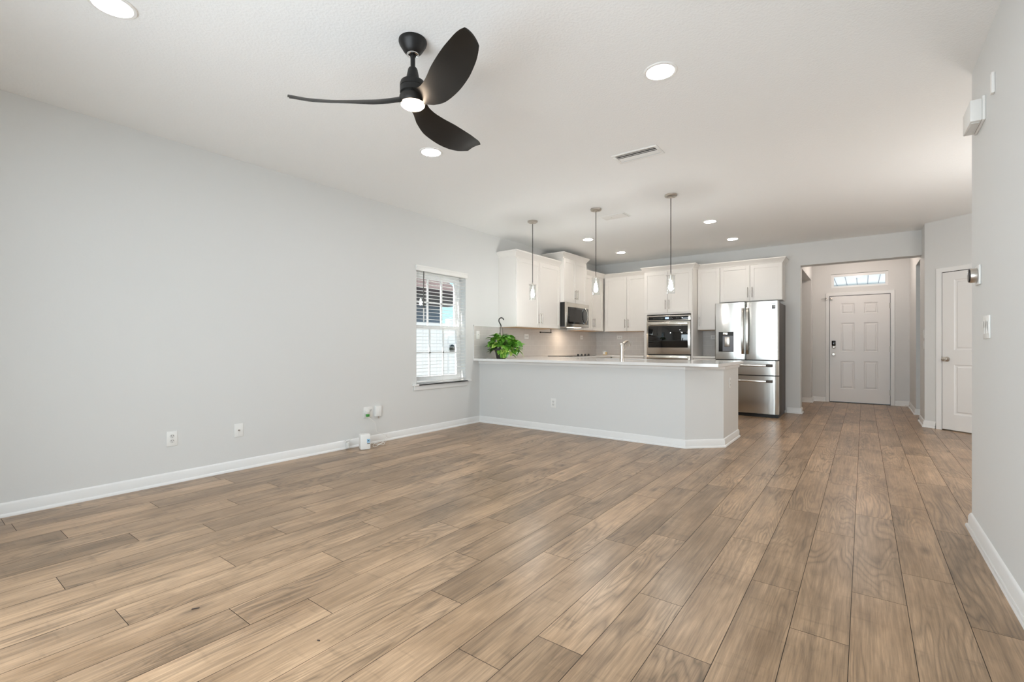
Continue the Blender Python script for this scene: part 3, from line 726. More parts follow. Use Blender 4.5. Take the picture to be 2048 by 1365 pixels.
def oven_door(z0, z1, wz0, wz1, hz):
    g = G(); g.box(0.0, wo_, -0.045, 0.0, z0, z1, 0.004); d = g.build('door', 'steelh', ov)
    g = G(); g.box(0.030, 0.720, -0.049, -0.044, wz0, wz1, 0.002); gl = g.build('window', 'blackgloss', d)
    g = G(); g.box(0.022, 0.728, -0.098, -0.078, hz-0.020, hz+0.020, 0.006); g.box(0.022, 0.045, -0.08, -0.044, hz-0.016, hz+0.016, 0.003); g.box(0.705, 0.728, -0.08, -0.044, hz-0.016, hz+0.016, 0.003); g.build('handle', 'steelh', d)
oven_door(0.734, 1.306, 0.850, 1.232, 1.268)
oven_door(0.015, 0.716, 0.130, 0.630, 0.676)

# fridge
fr = thing('refrigerator', 'large stainless french door refrigerator with ice dispenser', 'refrigerator', (-1.472, 8.04, 0))
g = G(); g.box(-0.452, 0.452, 0.075, 0.78, 0.045, 1.752, 0.004); g.build('case', 'dkgrey', fr)
g = G(); g.box(-0.445, 0.445, 0.045, 0.74, 0.0, 0.045); g.build('base_grille', 'black', fr, 0)
for sx in (-1, 1):
    g = G(); g.box(sx*0.452, sx*0.40, 0.06, 0.20, 1.752, 1.772, 0.004); g.build('hinge_cover', 'black', fr)
def bowed(g, x0, x1, z0, z1, y=0.0, t=0.066, bulge=0.010, er=0.016, n=28):
    cols = []
    ps = []
    for i in range(n+1):
        u = i/n; x = x0+(x1-x0)*u; e = min(x-x0, x1-x)
        k = 0.0 if e >= er else er-math.sqrt(max(0, er*er-(er-e)**2))
        ps.append((x, y+k+bulge*(2*u-1)**2))
    f0 = [g.v(x, yy, z0) for x, yy in ps]; f1 = [g.v(x, yy, z1) for x, yy in ps]
    b0 = [g.v(x, y+t, z0) for x, yy in ps]; b1 = [g.v(x, y+t, z1) for x, yy in ps]
    for i in range(n):
        g.f([f0[i], f0[i+1], f1[i+1], f1[i]]); g.f([b0[i+1], b0[i], b1[i], b1[i+1]])
        g.f([f0[i+1], f0[i], b0[i], b0[i+1]]); g.f([f1[i], f1[i+1], b1[i+1], b1[i]])
    g.f([f0[0], f1[0], b1[0], b0[0]]); g.f([f0[-1], b0[-1], b1[-1], f1[-1]])
g = G(); bowed(g, -0.453, -0.008, 0.880, 1.775); ld = g.build('left_door', 'steel', fr, 30)
g = G(); bowed(g, 0.003, 0.453, 0.880, 1.775); rd = g.build('right_door', 'steel', fr, 30)
g = G(); bowed(g, -0.453, 0.453, 0.645, 0.864); d3 = g.build('middle_drawer', 'steel', fr, 30)
g = G(); bowed(g, -0.453, 0.453, 0.055, 0.630); d4 = g.build('freezer_drawer', 'steel', fr, 30)
g = G(); g.box(-0.392, -0.170, -0.003, 0.02, 1.000, 1.313, 0.002); dp_ = g.build('dispenser', 'black', ld)
g = G(); g.box(-0.330, -0.178, -0.0055, -0.002, 1.008, 1.250); g.build('dispenser_panel', 'grey', dp_, 0)
g = G(); g.box(-0.325, -0.252, -0.022, -0.003, 1.262, 1.308, 0.006); g.build('nozzle', 'chrome', dp_)
g = G(); g.box(-0.300, -0.225, -0.016, -0.004, 1.080, 1.236, 0.006); g.build('paddle', 'nickel', dp_)
for nm, x, p in (('handle', -0.040, ld), ('handle', 0.028, rd)):
    g = G(); pts = [(x, -0.004, 0.965)]
    for i in range(11):
        u = i/10; pts.append((x, -0.014-0.034*math.sin(math.pi*u)**0.7, 0.975+0.70*u))
    pts.append((x, -0.004, 1.685))
    n_ = len(pts)
    # flat bowed bar
    for q in range(n_-1):
        (xa, ya, za), (xb, yb, zb) = pts[q], pts[q+1]
        A = [g.v(xa-0.018, ya+0.002, za), g.v(xa+0.018, ya+0.002, za), g.v(xa+0.014, ya-0.010, za), g.v(xa-0.014, ya-0.010, za)]
        B = [g.v(xb-0.018, yb+0.002, zb), g.v(xb+0.018, yb+0.002, zb), g.v(xb+0.014, yb-0.010, zb), g.v(xb-0.014, yb-0.010, zb)]
        for i in range(4): g.f([A[i], A[(i+1)%4], B[(i+1)%4], B[i]])
    bmesh.ops.remove_doubles(g.bm, verts=g.bm.verts[:], dist=1e-5)
    g.build(nm, 'steel', p, 40)
for z, p in ((0.793, d3), (0.553, d4)):
    g = G(); g.box(-0.37, 0.37, -0.052, -0.036, z-0.017, z+0.013, 0.005); hb = g.build('handle', 'steelh', p)
    for s in (-1, 1):
        g = G(); g.box(s*0.29, s*0.374, -0.055, 0.008, z-0.019, z+0.019, 0.003); g.build('end_cap', 'dkgrey', hb)
def text_part(txt, size, parent, loc, m, name='lettering', rot=(R(90),0,0)):
    cu = bpy.data.curves.new(name, 'FONT'); cu.body = txt; cu.size = size; cu.align_x = 'CENTER'; cu.align_y = 'CENTER'; cu.extrude = 0.0004
    tmp = bpy.data.objects.new('tmp_text', cu); COL.objects.link(tmp)
    bpy.context.view_layer.update()
    me = bpy.data.meshes.new_from_object(tmp.evaluated_get(bpy.context.evaluated_depsgraph_get()))
    bpy.data.objects.remove(tmp); me.materials.clear(); me.materials.append(M[m])
    o = bpy.data.objects.new(name, me); COL.objects.link(o); o.parent = parent; o.location = loc; o.rotation_euler = rot
    return o
text_part('SAMSUNG', 0.0175, rd, (0.371, 0.0035, 1.733), 'ink')
g = G(); g.box(0.364, 0.408, 0.0030, 0.0060, 1.654, 1.710); stk = g.build('sticker', 'ink', rd, 0)
text_part('10', 0.034, stk, (0.387, 0.0025, 1.689), 'plate')
text_part('YEAR', 0.012, stk, (0.387, 0.0025, 1.664), 'plate')

# cooktop
ck = thing('cooktop', 'black glass cooktop set into the left counter', 'cooktop', (-4.09, 7.235, 0.914))
g = G(); g.box(-0.262, 0.262, -0.385, 0.385, 0.0, 0.008, 0.003); g.build('glass', 'blackgloss', ck)
g = G()
for x, y, r in ((-0.12,-0.2,0.10),(-0.12,0.2,0.08),(0.10,-0.22,0.08),(0.08,0.02,0.11)):
    g.lathe([(r,0.0081),(r,0.0086),(r-0.003,0.0086),(r-0.003,0.0081)], (x,y,0), 'Z', 36, cap=False)
g.build('burner_rings', 'grey', ck)
for i in range(4):
    g = G(); x = 0.215; y = -0.175+i*0.125
    g.lathe([(0.021,0.008),(0.021,0.014),(0.017,0.018),(0.016,0.036),(0.013,0.039),(0.0,0.039)], (x,y,0), 'Z', 20); g.build('knob', 'black', ck)
# candle jar
cj = thing('candle_jar', 'small gold candle jar in the corner of the back counter', 'candle', (-3.98, 8.32, 0.914))
g = G(); g.lathe([(0.0,0.0),(0.040,0.0),(0.043,0.006),(0.043,0.082),(0.040,0.082),(0.040,0.006),(0,0.005)], (0,0,0), 'Z', 24, cap=False); g.build('jar', 'shade', cj)
g = G(); g.lathe([(0.039,0.007),(0.039,0.058),(0.0,0.058)], (0,0,0), 'Z', 24); g.build('wax', 'wick', cj)
g = G(); g.box(-0.022, 0.022, -0.0445, -0.0435, 0.018, 0.056); g.build('paper_label', 'plate', cj, 0)
# paper towel bar under the first cabinet
tb = thing('towel_holder', 'black paper towel bar hanging under the tall cabinet', 'towel holder', (-4.15, 6.634, 1.372))
g = G(); g.tube([(0,0,0),(0,0,-0.062)], 0.006, 8); g.lathe([(0.022,-0.004),(0.022,0)], (0,0,0), 'Z', 16); g.build('post', 'blackmet', tb)
g = G(); g.tube([(0,0.012,-0.062),(0,-0.316,-0.062)], 0.006, 8); g.lathe([(0.011,-0.325),(0.011,-0.310)], (0,0,-0.062), 'Y', 12); g.build('bar', 'blackmet', tb)

# ------------------------------------------------------------------ wall plates
def outlet(name, label, cat, loc, rz, w=0.075, h=0.118, kind='duplex', group=None, vertical=True):
    o = thing(name, label, cat, loc, rz, group)
    g = G(); g.box(-w/2, w/2, -0.006, 0, -h/2, h/2, 0.0025); g.build('plate', 'plate', o)
    def recept(cx, cz):
        g = G(); g.lathe([(0.0165,-0.0058),(0.0165,-0.0085)], (cx,0,cz), 'Y', 24)
        r = g.build('receptacle', 'plate2', o)
        g = G()
        if vertical: bx = ((-0.0070,0.004,0.0016,0.0042),(0.0070,0.004,0.0016,0.0036)); gr = (0,-0.0075)
        else: bx = ((-0.004,0.0070,0.0042,0.0016),(-0.004,-0.0070,0.0036,0.0016)); gr = (0.0075,0)
        for dx, dz, hw, hh in bx: g.box(cx+dx-hw, cx+dx+hw, -0.0088, -0.0084, cz+dz-hh, cz+dz+hh)
        g.lathe([(0.0026,-0.0084),(0.0026,-0.0088)], (cx+gr[0],0,cz+gr[1]), 'Y', 10)
        g.build('slots', 'hole', r, 0)
    if kind == 'duplex':
        for dz in (0.0195, -0.0195):
            if vertical: recept(0, dz)
            else: recept(dz, 0)
    elif kind == 'jack':
        g = G(); g.lathe([(0.0065,-0.006),(0.0065,-0.009),(0.0045,-0.010),(0.0045,-0.016)], (0,0,0), 'Y', 12); g.build('coax_jack', 'nickeld', o)
    elif kind == 'toggle':
        g = G(); g.box(-0.0055, 0.0055, -0.0065, -0.005, -0.012, 0.012); g.box(-0.0035, 0.0035, -0.017, -0.006, 0.0, 0.008, 0.001); g.build('toggle', 'plate2', o)
    elif kind == 'switch':
        n = max(1, round((w-0.03)/0.046))
        for i in range(n):
            cx_ = (i-(n-1)/2)*0.046
            g = G(); g.box(cx_-0.0165, cx_+0.0165, -0.0075, -0.005, -0.034, 0.034)
            a1_ = [g.v(cx_+sx*0.015, yy, zz) for zz, yy in ((-0.031,-0.0075),(0.0,-0.0095),(0.031,-0.0125)) for sx in (-1, 1)]
            g.f([a1_[0],a1_[1],a1_[3],a1_[2]]); g.f([a1_[2],a1_[3],a1_[5],a1_[4]])
            g.build('rocker', 'plate', o, 0)
    return o
LW = RZ   # plates on the left wall face +X
outlet('outlet', 'white duplex outlet low on the left wall, leftmost of the plates', 'outlet', (XL, 1.386, 0.357), LW)
outlet('jack_plate', 'white plate with a small coax jack on the left wall', 'wall plate', (XL, 1.887, 0.351), LW, kind='jack')
outlet('outlet', 'white outlet with a green tagged plug above the small white box', 'outlet', (XL, 3.243, 0.357), LW, w=0.118, kind='none')
o3 = bpy.data.objects['outlet.001']
g = G(); g.lathe([(0.0165,-0.0058),(0.0165,-0.0085)], (0.03,0,0.018), 'Y', 24); rc = g.build('receptacle', 'plate2', o3)
g = G(); g.box(0.022,0.025,-0.0088,-0.0084,0.018,0.026); g.box(0.036,0.039,-0.0088,-0.0084,0.018,0.025); g.lathe([(0.0026,-0.0084),(0.0026,-0.0088)], (0.0305,0,0.0105), 'Y', 10); g.build('slots', 'hole', rc, 0)
pl = thing('power_plug', 'grey plug with a green tag in the low outlet', 'plug', (XL+0.009, 3.217, 0.352), LW)
g = G(); g.box(-0.018, 0.018, -0.030, 0.0, -0.012, 0.026, 0.004); g.build('body', 'plate2', pl)
g = G(); g.box(-0.017, 0.019, -0.034, -0.012, -0.042, -0.012, 0.003); g.build('tag', 'green', pl)
g = G(); g.lathe([(0.004,-0.0338),(0.004,-0.0345)], (0.001,0,-0.027), 'Y', 10); g.build('tag_dot', 'ink', pl)
ad_ = thing('wall_adapter', 'white rectangular box on the wall right of the plugged outlet', 'adapter', (XL, 3.368, 0.358), LW)
g = G(); g.box(-0.040, 0.040, -0.032, 0.0, -0.060, 0.060, 0.005); g.build('body', 'plate', ad_)
g = G(); g.lathe([(0.006,-0.085),(0.006,-0.060)], (0.004,-0.016,0), 'Z', 10); g.build('connector', 'nickeld', ad_)
outlet('outlet', 'white duplex outlet on the front of the peninsula half wall', 'outlet', (-3.18, 5.145, 0.362), 0)
outlet('outlet', 'white outlet on the end of the peninsula facing the hall', 'outlet', (-1.215, 5.743, 0.675), RZ)
outlet('light_switch', 'white switch plate on the backsplash beside the plant', 'light switch', (XL+0.008, 5.10, 1.25), LW, kind='toggle')
outlet('outlet', 'white outlet on the left backsplash under the towel bar', 'outlet', (XL+0.008, 6.31, 1.245), LW, w=0.118, h=0.075, vertical=False)
outlet('outlet', 'white outlet on the left backsplash near the kitchen corner', 'outlet', (XL+0.008, 8.19, 1.253), LW, w=0.10, h=0.075, vertical=False)
outlet('outlet', 'white outlet on the back backsplash left of the oven', 'outlet', (-3.906, YB-0.008, 1.258), 0, w=0.118, h=0.075, vertical=False)
outlet('outlet', 'white outlet on the backsplash between oven tower and fridge', 'outlet', (-2.12, YB-0.008, 1.245), 0, w=0.118, h=0.075, vertical=False)
hk = thing('wall_hook', 'small white double hook on the backsplash at the oven tower', 'hook', (-3.40, YB-0.008, 1.314))
g = G(); g.box(-0.03,0.03,-0.006,0,-0.03,0.03,0.002); g.build('plate', 'plate', hk)
g = G()
for s in (0.015, -0.015): g.tube([(s,-0.006,0.005),(s,-0.03,0.0),(s,-0.035,0.015)], 0.004, 8)
g.build('prongs', 'plate', hk)
RWZ = R(-90)  # right wall faces -X
outlet('light_switch', 'white triple rocker switch on the right wall below the thermostat', 'light switch', (XR, 3.50, 1.200), RWZ, w=0.165, h=0.122, kind='switch')
outlet('light_switch', 'upper white switch plate on the short wall by the entry', 'light switch', (0.661, 8.505, 1.254), RWZ, kind='switch')
outlet('light_switch', 'lower white switch plate on the short wall by the entry', 'light switch', (0.661, 8.505, 1.105), RWZ, kind='switch')
th = thing('thermostat', 'round steel thermostat on the right wall', 'thermostat', (XR, 3.715, 1.500), RWZ)
g = G(); g.box(-0.055, 0.055, -0.010, 0, -0.055, 0.055, 0.004); g.build('backplate', 'plate', th)
g = G(); g.lathe([(0.038,-0.010),(0.041,-0.012),(0.041,-0.036),(0.039,-0.040)], (0,0,0), 'Y', 36); g.build('ring', 'nickel', th)
g = G(); g.lathe([(0.039,-0.0395),(0.036,-0.046),(0.0,-0.048)], (0,0,0), 'Y', 36); g.build('face', 'thermoglass', th)
ch = thing('door_chime', 'white door chime box high on the right wall', 'door chime', (XR, 3.66, 2.372), RWZ)
g = G(); g.box(-0.125, 0.125, -0.014, 0, -0.055, 0.075, 0.004); g.build('backplate', 'plate', ch)
g = G(); g.box(-0.105, 0.125, -0.062, -0.014, -0.055, 0.062, 0.006); g.build('cover', 'plate', ch)
g = G(); g.box(-0.085, 0.095, -0.052, -0.022, -0.058, -0.0545); g.build('grille', 'plate2', ch, 0)
sn = thing('door_sensor', 'slim white sensor strip beside the door chime', 'sensor', (XR, 3.33, 2.415), RWZ)
g = G(); g.box(-0.017, 0.017, -0.014, 0, -0.05, 0.055, 0.004); g.build('case', 'plate', sn)

# modem box and its cords on the floor
md = thing('modem', 'small white upright box with a blue label on the floor', 'modem', (-4.255, 3.075, 0), R(64))
g = G(); g.box(-0.052, 0.052, -0.050, 0.050, 0.0, 0.160, 0.010); g.build('case', 'plate', md)
g = G(); g.box(0.014, 0.046, -0.0506, -0.0498, 0.070, 0.110); lb = g.build('label_sticker', 'blue', md, 0)
g = G(); g.box(0.024, 0.036, -0.0512, -0.0506, 0.086, 0.096); g.box(0.016, 0.044, -0.0512, -0.0506, 0.060, 0.065); g.build('label_print', 'ink', lb, 0)
g = G(); g.tube([(p[1]-3.217, -(p[0]-XL-0.009), p[2]-0.352) for p in ((XL+0.030,3.217,0.312),(XL+0.045,3.25,0.28),(XL+0.05,3.30,0.24),(XL+0.055,3.308,0.19),(XL+0.06,3.315,0.13),(XL+0.07,3.36,0.11),(XL+0.08,3.42,0.085),(XL+0.09,3.44,0.06),(XL+0.10,3.38,0.03),(XL+0.12,3.28,0.022),(XL+0.13,3.2,0.03),(XL+0.165,3.150,0.05))], 0.0028, 8)
g.build('cord', 'cord', pl)
pts = []
for i in range(38):
    u = i/37; an = u*4*math.pi; pts.append((-4.27+0.06*math.sin(an)*(1-0.3*u), 3.25+0.16*u*0.3+0.085*math.cos(an+0.6), 0.006+0.02*(1+math.sin(an*1.5+1))*0.7))
g = G(); g.tube(pts, 0.0025, 8); tag(g.build('network_cord', 'cord'), 'white cord coiled on the floor right of the small box', 'cord')
pb = thing('power_brick', 'small grey clip on the baseboard left of the white box', 'adapter', (XL+0.016, 2.955, 0.0), LW)
g = G(); g.box(-0.010, 0.012, -0.05, 0, 0.012, 0.07, 0.004); g.build('body', 'plate2', pb)
g = G(); g.tube([(0.0,-0.02,0.07),(-0.03,-0.03,0.10),(-0.05,-0.035,0.085),(-0.03,-0.03,0.075),(0.02,-0.035,0.095),(0.05,-0.05,0.11)], 0.003, 8); g.build('lead', 'plate2', pb)
ds = thing('door_stop', 'white spring door stop on the baseboard right of the front door', 'door stop', (0.638, 10.64, 0.05), RWZ)
g = G(); g.lathe([(0.010,0.0),(0.006,-0.006),(0.005,-0.06)], (0,0,0), 'Y', 10); g.build('spring', 'nickel', ds)
g = G(); g.lathe([(0.008,-0.06),(0.008,-0.075)], (0,0,0), 'Y', 10); g.build('tip', 'plate', ds)

# ------------------------------------------------------------------ ceiling fixtures
def recessed(label, x, y, warm, group, r=0.097):
    o = thing('recessed_light', label, 'ceiling light', (x, y, H), 0, group)
    g = G(); g.lathe([(r,0.0),(r,-0.004),(r-0.004,-0.007),(r-0.017,-0.007),(r-0.018,-0.002)], (0,0,0), 'Z', 40, cap=False); g.build('trim_ring', 'reflector', o)
    g = G(); g.lathe([(r-0.018,-0.0028),(0.03,-0.0022)], (0,0,0), 'Z', 40); g.build('lens', 'lensw' if warm else 'lens', o)
    return o
recessed('recessed ceiling light cut by the top left edge of the photo', -2.896, 0.663, False, 'living room recessed lights')
recessed('recessed ceiling light nearest the fan, under its lower right blade', -2.936, 2.783, False, 'living room recessed lights')
recessed('large recessed ceiling light right of the fan, above the vent', -0.973, 2.783, False, 'living room recessed lights')
recessed('recessed ceiling light over the kitchen beside the right pendant, nearer one', -1.627, 6.555, True, 'kitchen recessed lights', 0.09)
recessed('recessed ceiling light furthest right over the kitchen, before the entry', -1.617, 7.842, True, 'kitchen recessed lights', 0.09)
recessed('recessed ceiling light above the cabinet over the microwave', -3.417, 6.54, True, 'kitchen recessed lights', 0.09)
recessed('recessed ceiling light near the back corner of the kitchen', -3.429, 7.805, True, 'kitchen recessed lights', 0.09)
lamp('entry_light', 'POINT', (-0.1, 10.0, 2.6), (0,0,0), 11, (1.0,0.84,0.74)).data.shadow_soft_size = 0.08  # warm point light below the entry ceiling, no fixture modelled
lamp('hall_fill_light', 'POINT', (1.3, 5.6, 1.45), (0,0,0), 32, (1.0,0.97,0.94)).data.shadow_soft_size = 0.35  # unseen fill light added to brighten the ceiling and kitchen from the hall

vt = thing('ceiling_vent', 'white slatted air vent in the ceiling before the pendants', 'air vent', (-1.553, 3.878, H))
g = G(); hx, hy = 0.2, 0.102
for q in ((-hx,hx,-hy,-hy+0.026),(-hx,hx,hy-0.026,hy),(-hx,-hx+0.026,-hy+0.026,hy-0.026),(hx-0.026,hx,-hy+0.026,hy-0.026)): g.box(q[0],q[1],q[2],q[3],-0.008,0,0.002)
g.build('frame', 'plate', vt)
g = G(); g.box(-hx+0.026,hx-0.026,-hy+0.026,hy-0.026,-0.0008,-0.0002); g.build('duct', 'hole', vt, 0)
g = G()
for i, yy in enumerate((-0.050,-0.018,0.018,0.050)):
    s = 1 if yy < 0 else -1
    v = [g.v(x, yy+dy*s, z) for x in (-hx+0.026, hx-0.026) for dy, z in ((-0.014,-0.0075),(0.010,-0.0015),(0.010,-0.001),(-0.014,-0.0065))]
    for k in range(4): g.f([v[k], v[(k+1)%4], v[4+(k+1)%4], v[4+k]])
g.build('louvres', 'plate', vt, 0)
ap = thing('ceiling_register', 'flat white ceiling panel beside the middle pendant', 'air vent', (-2.53, 5.572, H))
g = G(); g.box(-0.17,0.17,-0.105,0.105,-0.005,0,0.002); g.build('frame', 'plate', ap)
g = G(); g.box(-0.14,0.14,-0.078,0.078,-0.008,-0.005,0.002); g.build('face', 'plate', ap)
g = G(); g.box(0.146,0.152,-0.10,0.10,-0.010,-0.005); g.box(-0.06,-0.045,-0.006,0.006,-0.012,-0.008); g.build('lever', 'plate2', ap, 0)

def pendant(label, x, y, ztop):
    o = thing('pendant_light', label, 'pendant light', (x, y, H), 0, 'glass pendants over the peninsula')
    zt = ztop-H
    g = G(); g.lathe([(0.066,0.0),(0.066,-0.016),(0.060,-0.022),(0.018,-0.023),(0.010,-0.030),(0.006,-0.040)], (0,0,0), 'Z', 32); cn = g.build('canopy', 'nickel', o)
    g = G()
    for s in (-1, 1): g.lathe([(0.005,-0.022),(0.005,-0.032),(0.002,-0.034)], (s*0.035*0.8,s*0.035*0.6,0), 'Z', 10)
    g.build('canopy_screws', 'nickel', cn)
    g = G(); g.tube([(0,0,-0.03),(0,0,zt+0.02)], 0.0042, 8); g.build('cord', 'blackmet', o)
    g = G(); g.lathe([(0.006,zt+0.028),(0.010,zt+0.010),(0.012,zt+0.004),(0.052,zt+0.003),(0.052,zt),(0.012,zt)], (0,0,0), 'Z', 32); g.build('cap', 'nickel', o)
    g = G(); g.lathe([(0.021,zt),(0.021,zt-0.045),(0.018,zt-0.060)], (0,0,0), 'Z', 20); g.build('socket', 'nickel', o)
    g = G(); zb = zt-0.196
    g.lathe([(0.043,zt-0.001),(0.043,zb),(0.0395,zb),(0.0395,zt-0.001)], (0,0,0), 'Z', 36, cap=False); g.build('glass_shade', 'shade', o)
    g = G(); q = zt-0.060
    g.lathe([(0.011,q),(0.013,q-0.012),(0.019,q-0.040),(0.024,q-0.068),(0.022,q-0.086),(0.012,q-0.098),(0.0,q-0.101)], (0,0,0), 'Z', 20, cap=False); g.build('bulb', 'bulb', o)
pendant('leftmost of three glass pendants, in front of the tall cabinet', -3.50, 5.14, 1.900)
pendant('middle of three glass pendants over the peninsula', -2.58, 5.14, 1.906)
pendant('rightmost glass pendant hanging in front of the oven tower', -1.681, 5.14, 1.864)

# ceiling fan
FX, FY = -1.943, 1.709
fan = thing('ceiling_fan', 'black three blade ceiling fan with a lit round lamp', 'ceiling fan', (FX, FY, 0))
g = G(); g.lathe([(0.074,H),(0.075,H-0.010),(0.071,H-0.022),(0.050,H-0.056),(0.036,H-0.072),(0.030,H-0.075)], (0,0,0), 'Z', 40); g.build('canopy', 'blackmet', fan)
g = G(); g.lathe([(0.033,H-0.073),(0.033,H-0.078),(0.024,H-0.079),(0.022,H-0.075)], (0,0,0), 'Z', 32, cap=False); g.build('canopy_ring', 'chrome', fan)
g = G(); g.lathe([(0.0125,H-0.06),(0.0125,2.575)], (0,0,0), 'Z', 20); g.build('downrod', 'blackmet', fan)
g = G(); g.lathe([(0.013,2.598),(0.022,2.594),(0.026,2.585),(0.034,2.545),(0.036,2.540),(0.036,2.533),(0.050,2.528),(0.064,2.518),(0.068,2.505),(0.068,2.490),(0.066,2.489),(0.066,2.484),(0.068,2.483),(0.068,2.458),(0.060,2.452),(0.060,2.440)], (0,0,0), 'Z', 40); g.build('motor', 'blackmet', fan)
g = G(); g.lathe([(0.060,2.448),(0.070,2.440),(0.072,2.425),(0.069,2.410),(0.066,2.402),(0.060,2.402)], (0,0,0), 'Z', 40); g.build('hub', 'blade', fan)
g = G(); g.lathe([(0.062,2.404),(0.062,2.396),(0.054,2.388),(0.0,2.384)], (0,0,0), 'Z', 40, cap=True); g.build('lamp', 'fanlens', fan)
def lerp(tab, r):
    for (r0, v0), (r1, v1) in zip(tab, tab[1:]):
        if r <= r1:
            u = (r-r0)/(r1-r0); u = u*u*(3-2*u) if False else u; return v0+(v1-v0)*max(0, min(1, u))
    return tab[-1][1]
def smooth_tab(tab, r):
    # Catmull-Rom through the table
    n = len(tab)
    for i in range(n-1):
        if r <= tab[i+1][0] or i == n-2:
            p0 = tab[max(0, i-1)][1]; p1 = tab[i][1]; p2 = tab[i+1][1]; p3 = tab[min(n-1, i+2)][1]
            u = max(0, min(1, (r-tab[i][0])/(tab[i+1][0]-tab[i][0])))
            return 0.5*((2*p1)+(-p0+p2)*u+(2*p0-5*p1+4*p2-p3)*u*u+(-p0+3*p1-3*p2+p3)*u**3)
FA = [(0.05,0.055),(0.12,0.084),(0.22,0.104),(0.35,0.103),(0.48,0.088),(0.58,0.066),(0.66,0.044)]   # +t side
FB = [(0.05,0.045),(0.12,0.026),(0.22,0.036),(0.35,0.062),(0.48,0.075),(0.58,0.073),(0.66,0.062)]   # -t side
FP = [(0.05,40),(0.15,36),(0.30,29),(0.50,25),(0.66,23)]
FZ = [(0.05,2.426),(0.20,2.406),(0.40,2.392),(0.55,2.396),(0.66,2.410)]
for th_ in (101.5, 221.5, 341.5):
    g = G(); rad = Vector((math.cos(R(th_)), math.sin(R(th_)), 0)); tan = Vector((-rad.y, rad.x, 0)); Z = Vector((0,0,1))
    NR, NC = 26, 10; top = []; bot = []
    for i in range(NR+1):
        r = 0.05+(0.66-0.05)*i/NR
        a_, b_ = smooth_tab(FA, r), smooth_tab(FB, r); p = R(smooth_tab(FP, r)); z = smooth_tab(FZ, r)
        tip = max(0, (r-0.615)/0.045)
        if tip > 0:
            k = 1-0.14*tip**2; a_ *= k; b_ *= k
        w_ = tan*math.cos(p)-Z*math.sin(p); nrm = tan*math.sin(p)+Z*math.cos(p)
        rt, rb = [], []
        for j in range(NC+1):
            s = -b_+(a_+b_)*j/NC; u = 2*j/NC-1
            rr = r - (0.030*max(0, u) if False else 0)
            cam_ = 0.010*(1-u*u); th2 = 0.0042*math.sqrt(max(0.02, 1-u*u))
            c0 = rad*(r-0.022*(i/NR)**6*(0.5+0.5*u))+w_*s+nrm*cam_+Z*z
            rt.append(g.v(*(c0+nrm*th2))); rb.append(g.v(*(c0-nrm*th2)))
        top.append(rt); bot.append(rb)
    for i in range(NR):
        for j in range(NC):
            g.f([top[i][j], top[i+1][j], top[i+1][j+1], top[i][j+1]]); g.f([bot[i][j], bot[i][j+1], bot[i+1][j+1], bot[i+1][j]])
        g.f([top[i][0], bot[i][0], bot[i+1][0], top[i+1][0]]); g.f([top[i][NC], top[i+1][NC], bot[i+1][NC], bot[i][NC]])
    for j in range(NC):
        g.f([top[0][j], top[0][j+1], bot[0][j+1], bot[0][j]]); g.f([top[NR][j], bot[NR][j], bot[NR][j+1], top[NR][j+1]])
    g.build('blade', 'blade', fan, 50)

# ------------------------------------------------------------------ plant on the counter
PX, PY, PZ = -4.135, 5.275, 0.914
pt = thing('potted_pothos', 'leafy green pothos in a black pot with a hanging hook on the counter', 'potted plant', (PX, PY, PZ))
g = G(); g.lathe([(0.0,0.0),(0.060,0.0),(0.068,0.010),(0.092,0.125),(0.098,0.140),(0.094,0.142),(0.086,0.125)], (0,0,0), 'Z', 32, cap=False); g.build('pot', 'pot', pt)
g = G(); g.lathe([(0.088,0.118),(0.0,0.124)], (0,0,0), 'Z', 24, cap=True); g.build('soil', 'soil', pt)
g = G()
hk_ = [(0.0,0.0,0.455),(0.0,0.0,0.475)]
# hook drawn in the plane facing the room
rx, ry = 0.80, 0.60
cv = [(-0.002,0.468),(-0.010,0.490),(-0.024,0.512),(-0.032,0.535),(-0.028,0.560),(-0.012,0.577),(0.010,0.580),(0.028,0.570),(0.036,0.548)]
g.tube([(rx*u, ry*u, z) for u, z in cv], 0.0085, 10); hko = g.build('hook', 'black', pt)
g = G()
for an in (20, 140, 260):
    g.tube([(0,0,0.465),(0.020*math.cos(R(an)),0.020*math.sin(R(an)),0.43),(0.024*math.cos(R(an)),0.024*math.sin(R(an)),0.37),(0.09*math.cos(R(an)),0.09*math.sin(R(an)),0.13)], 0.0022, 6)
g.lathe([(0.007,0.455),(0.010,0.463),(0.007,0.472)], (0,0,0), 'Z', 12)
g.build('hanger', 'dkgrey', pt)
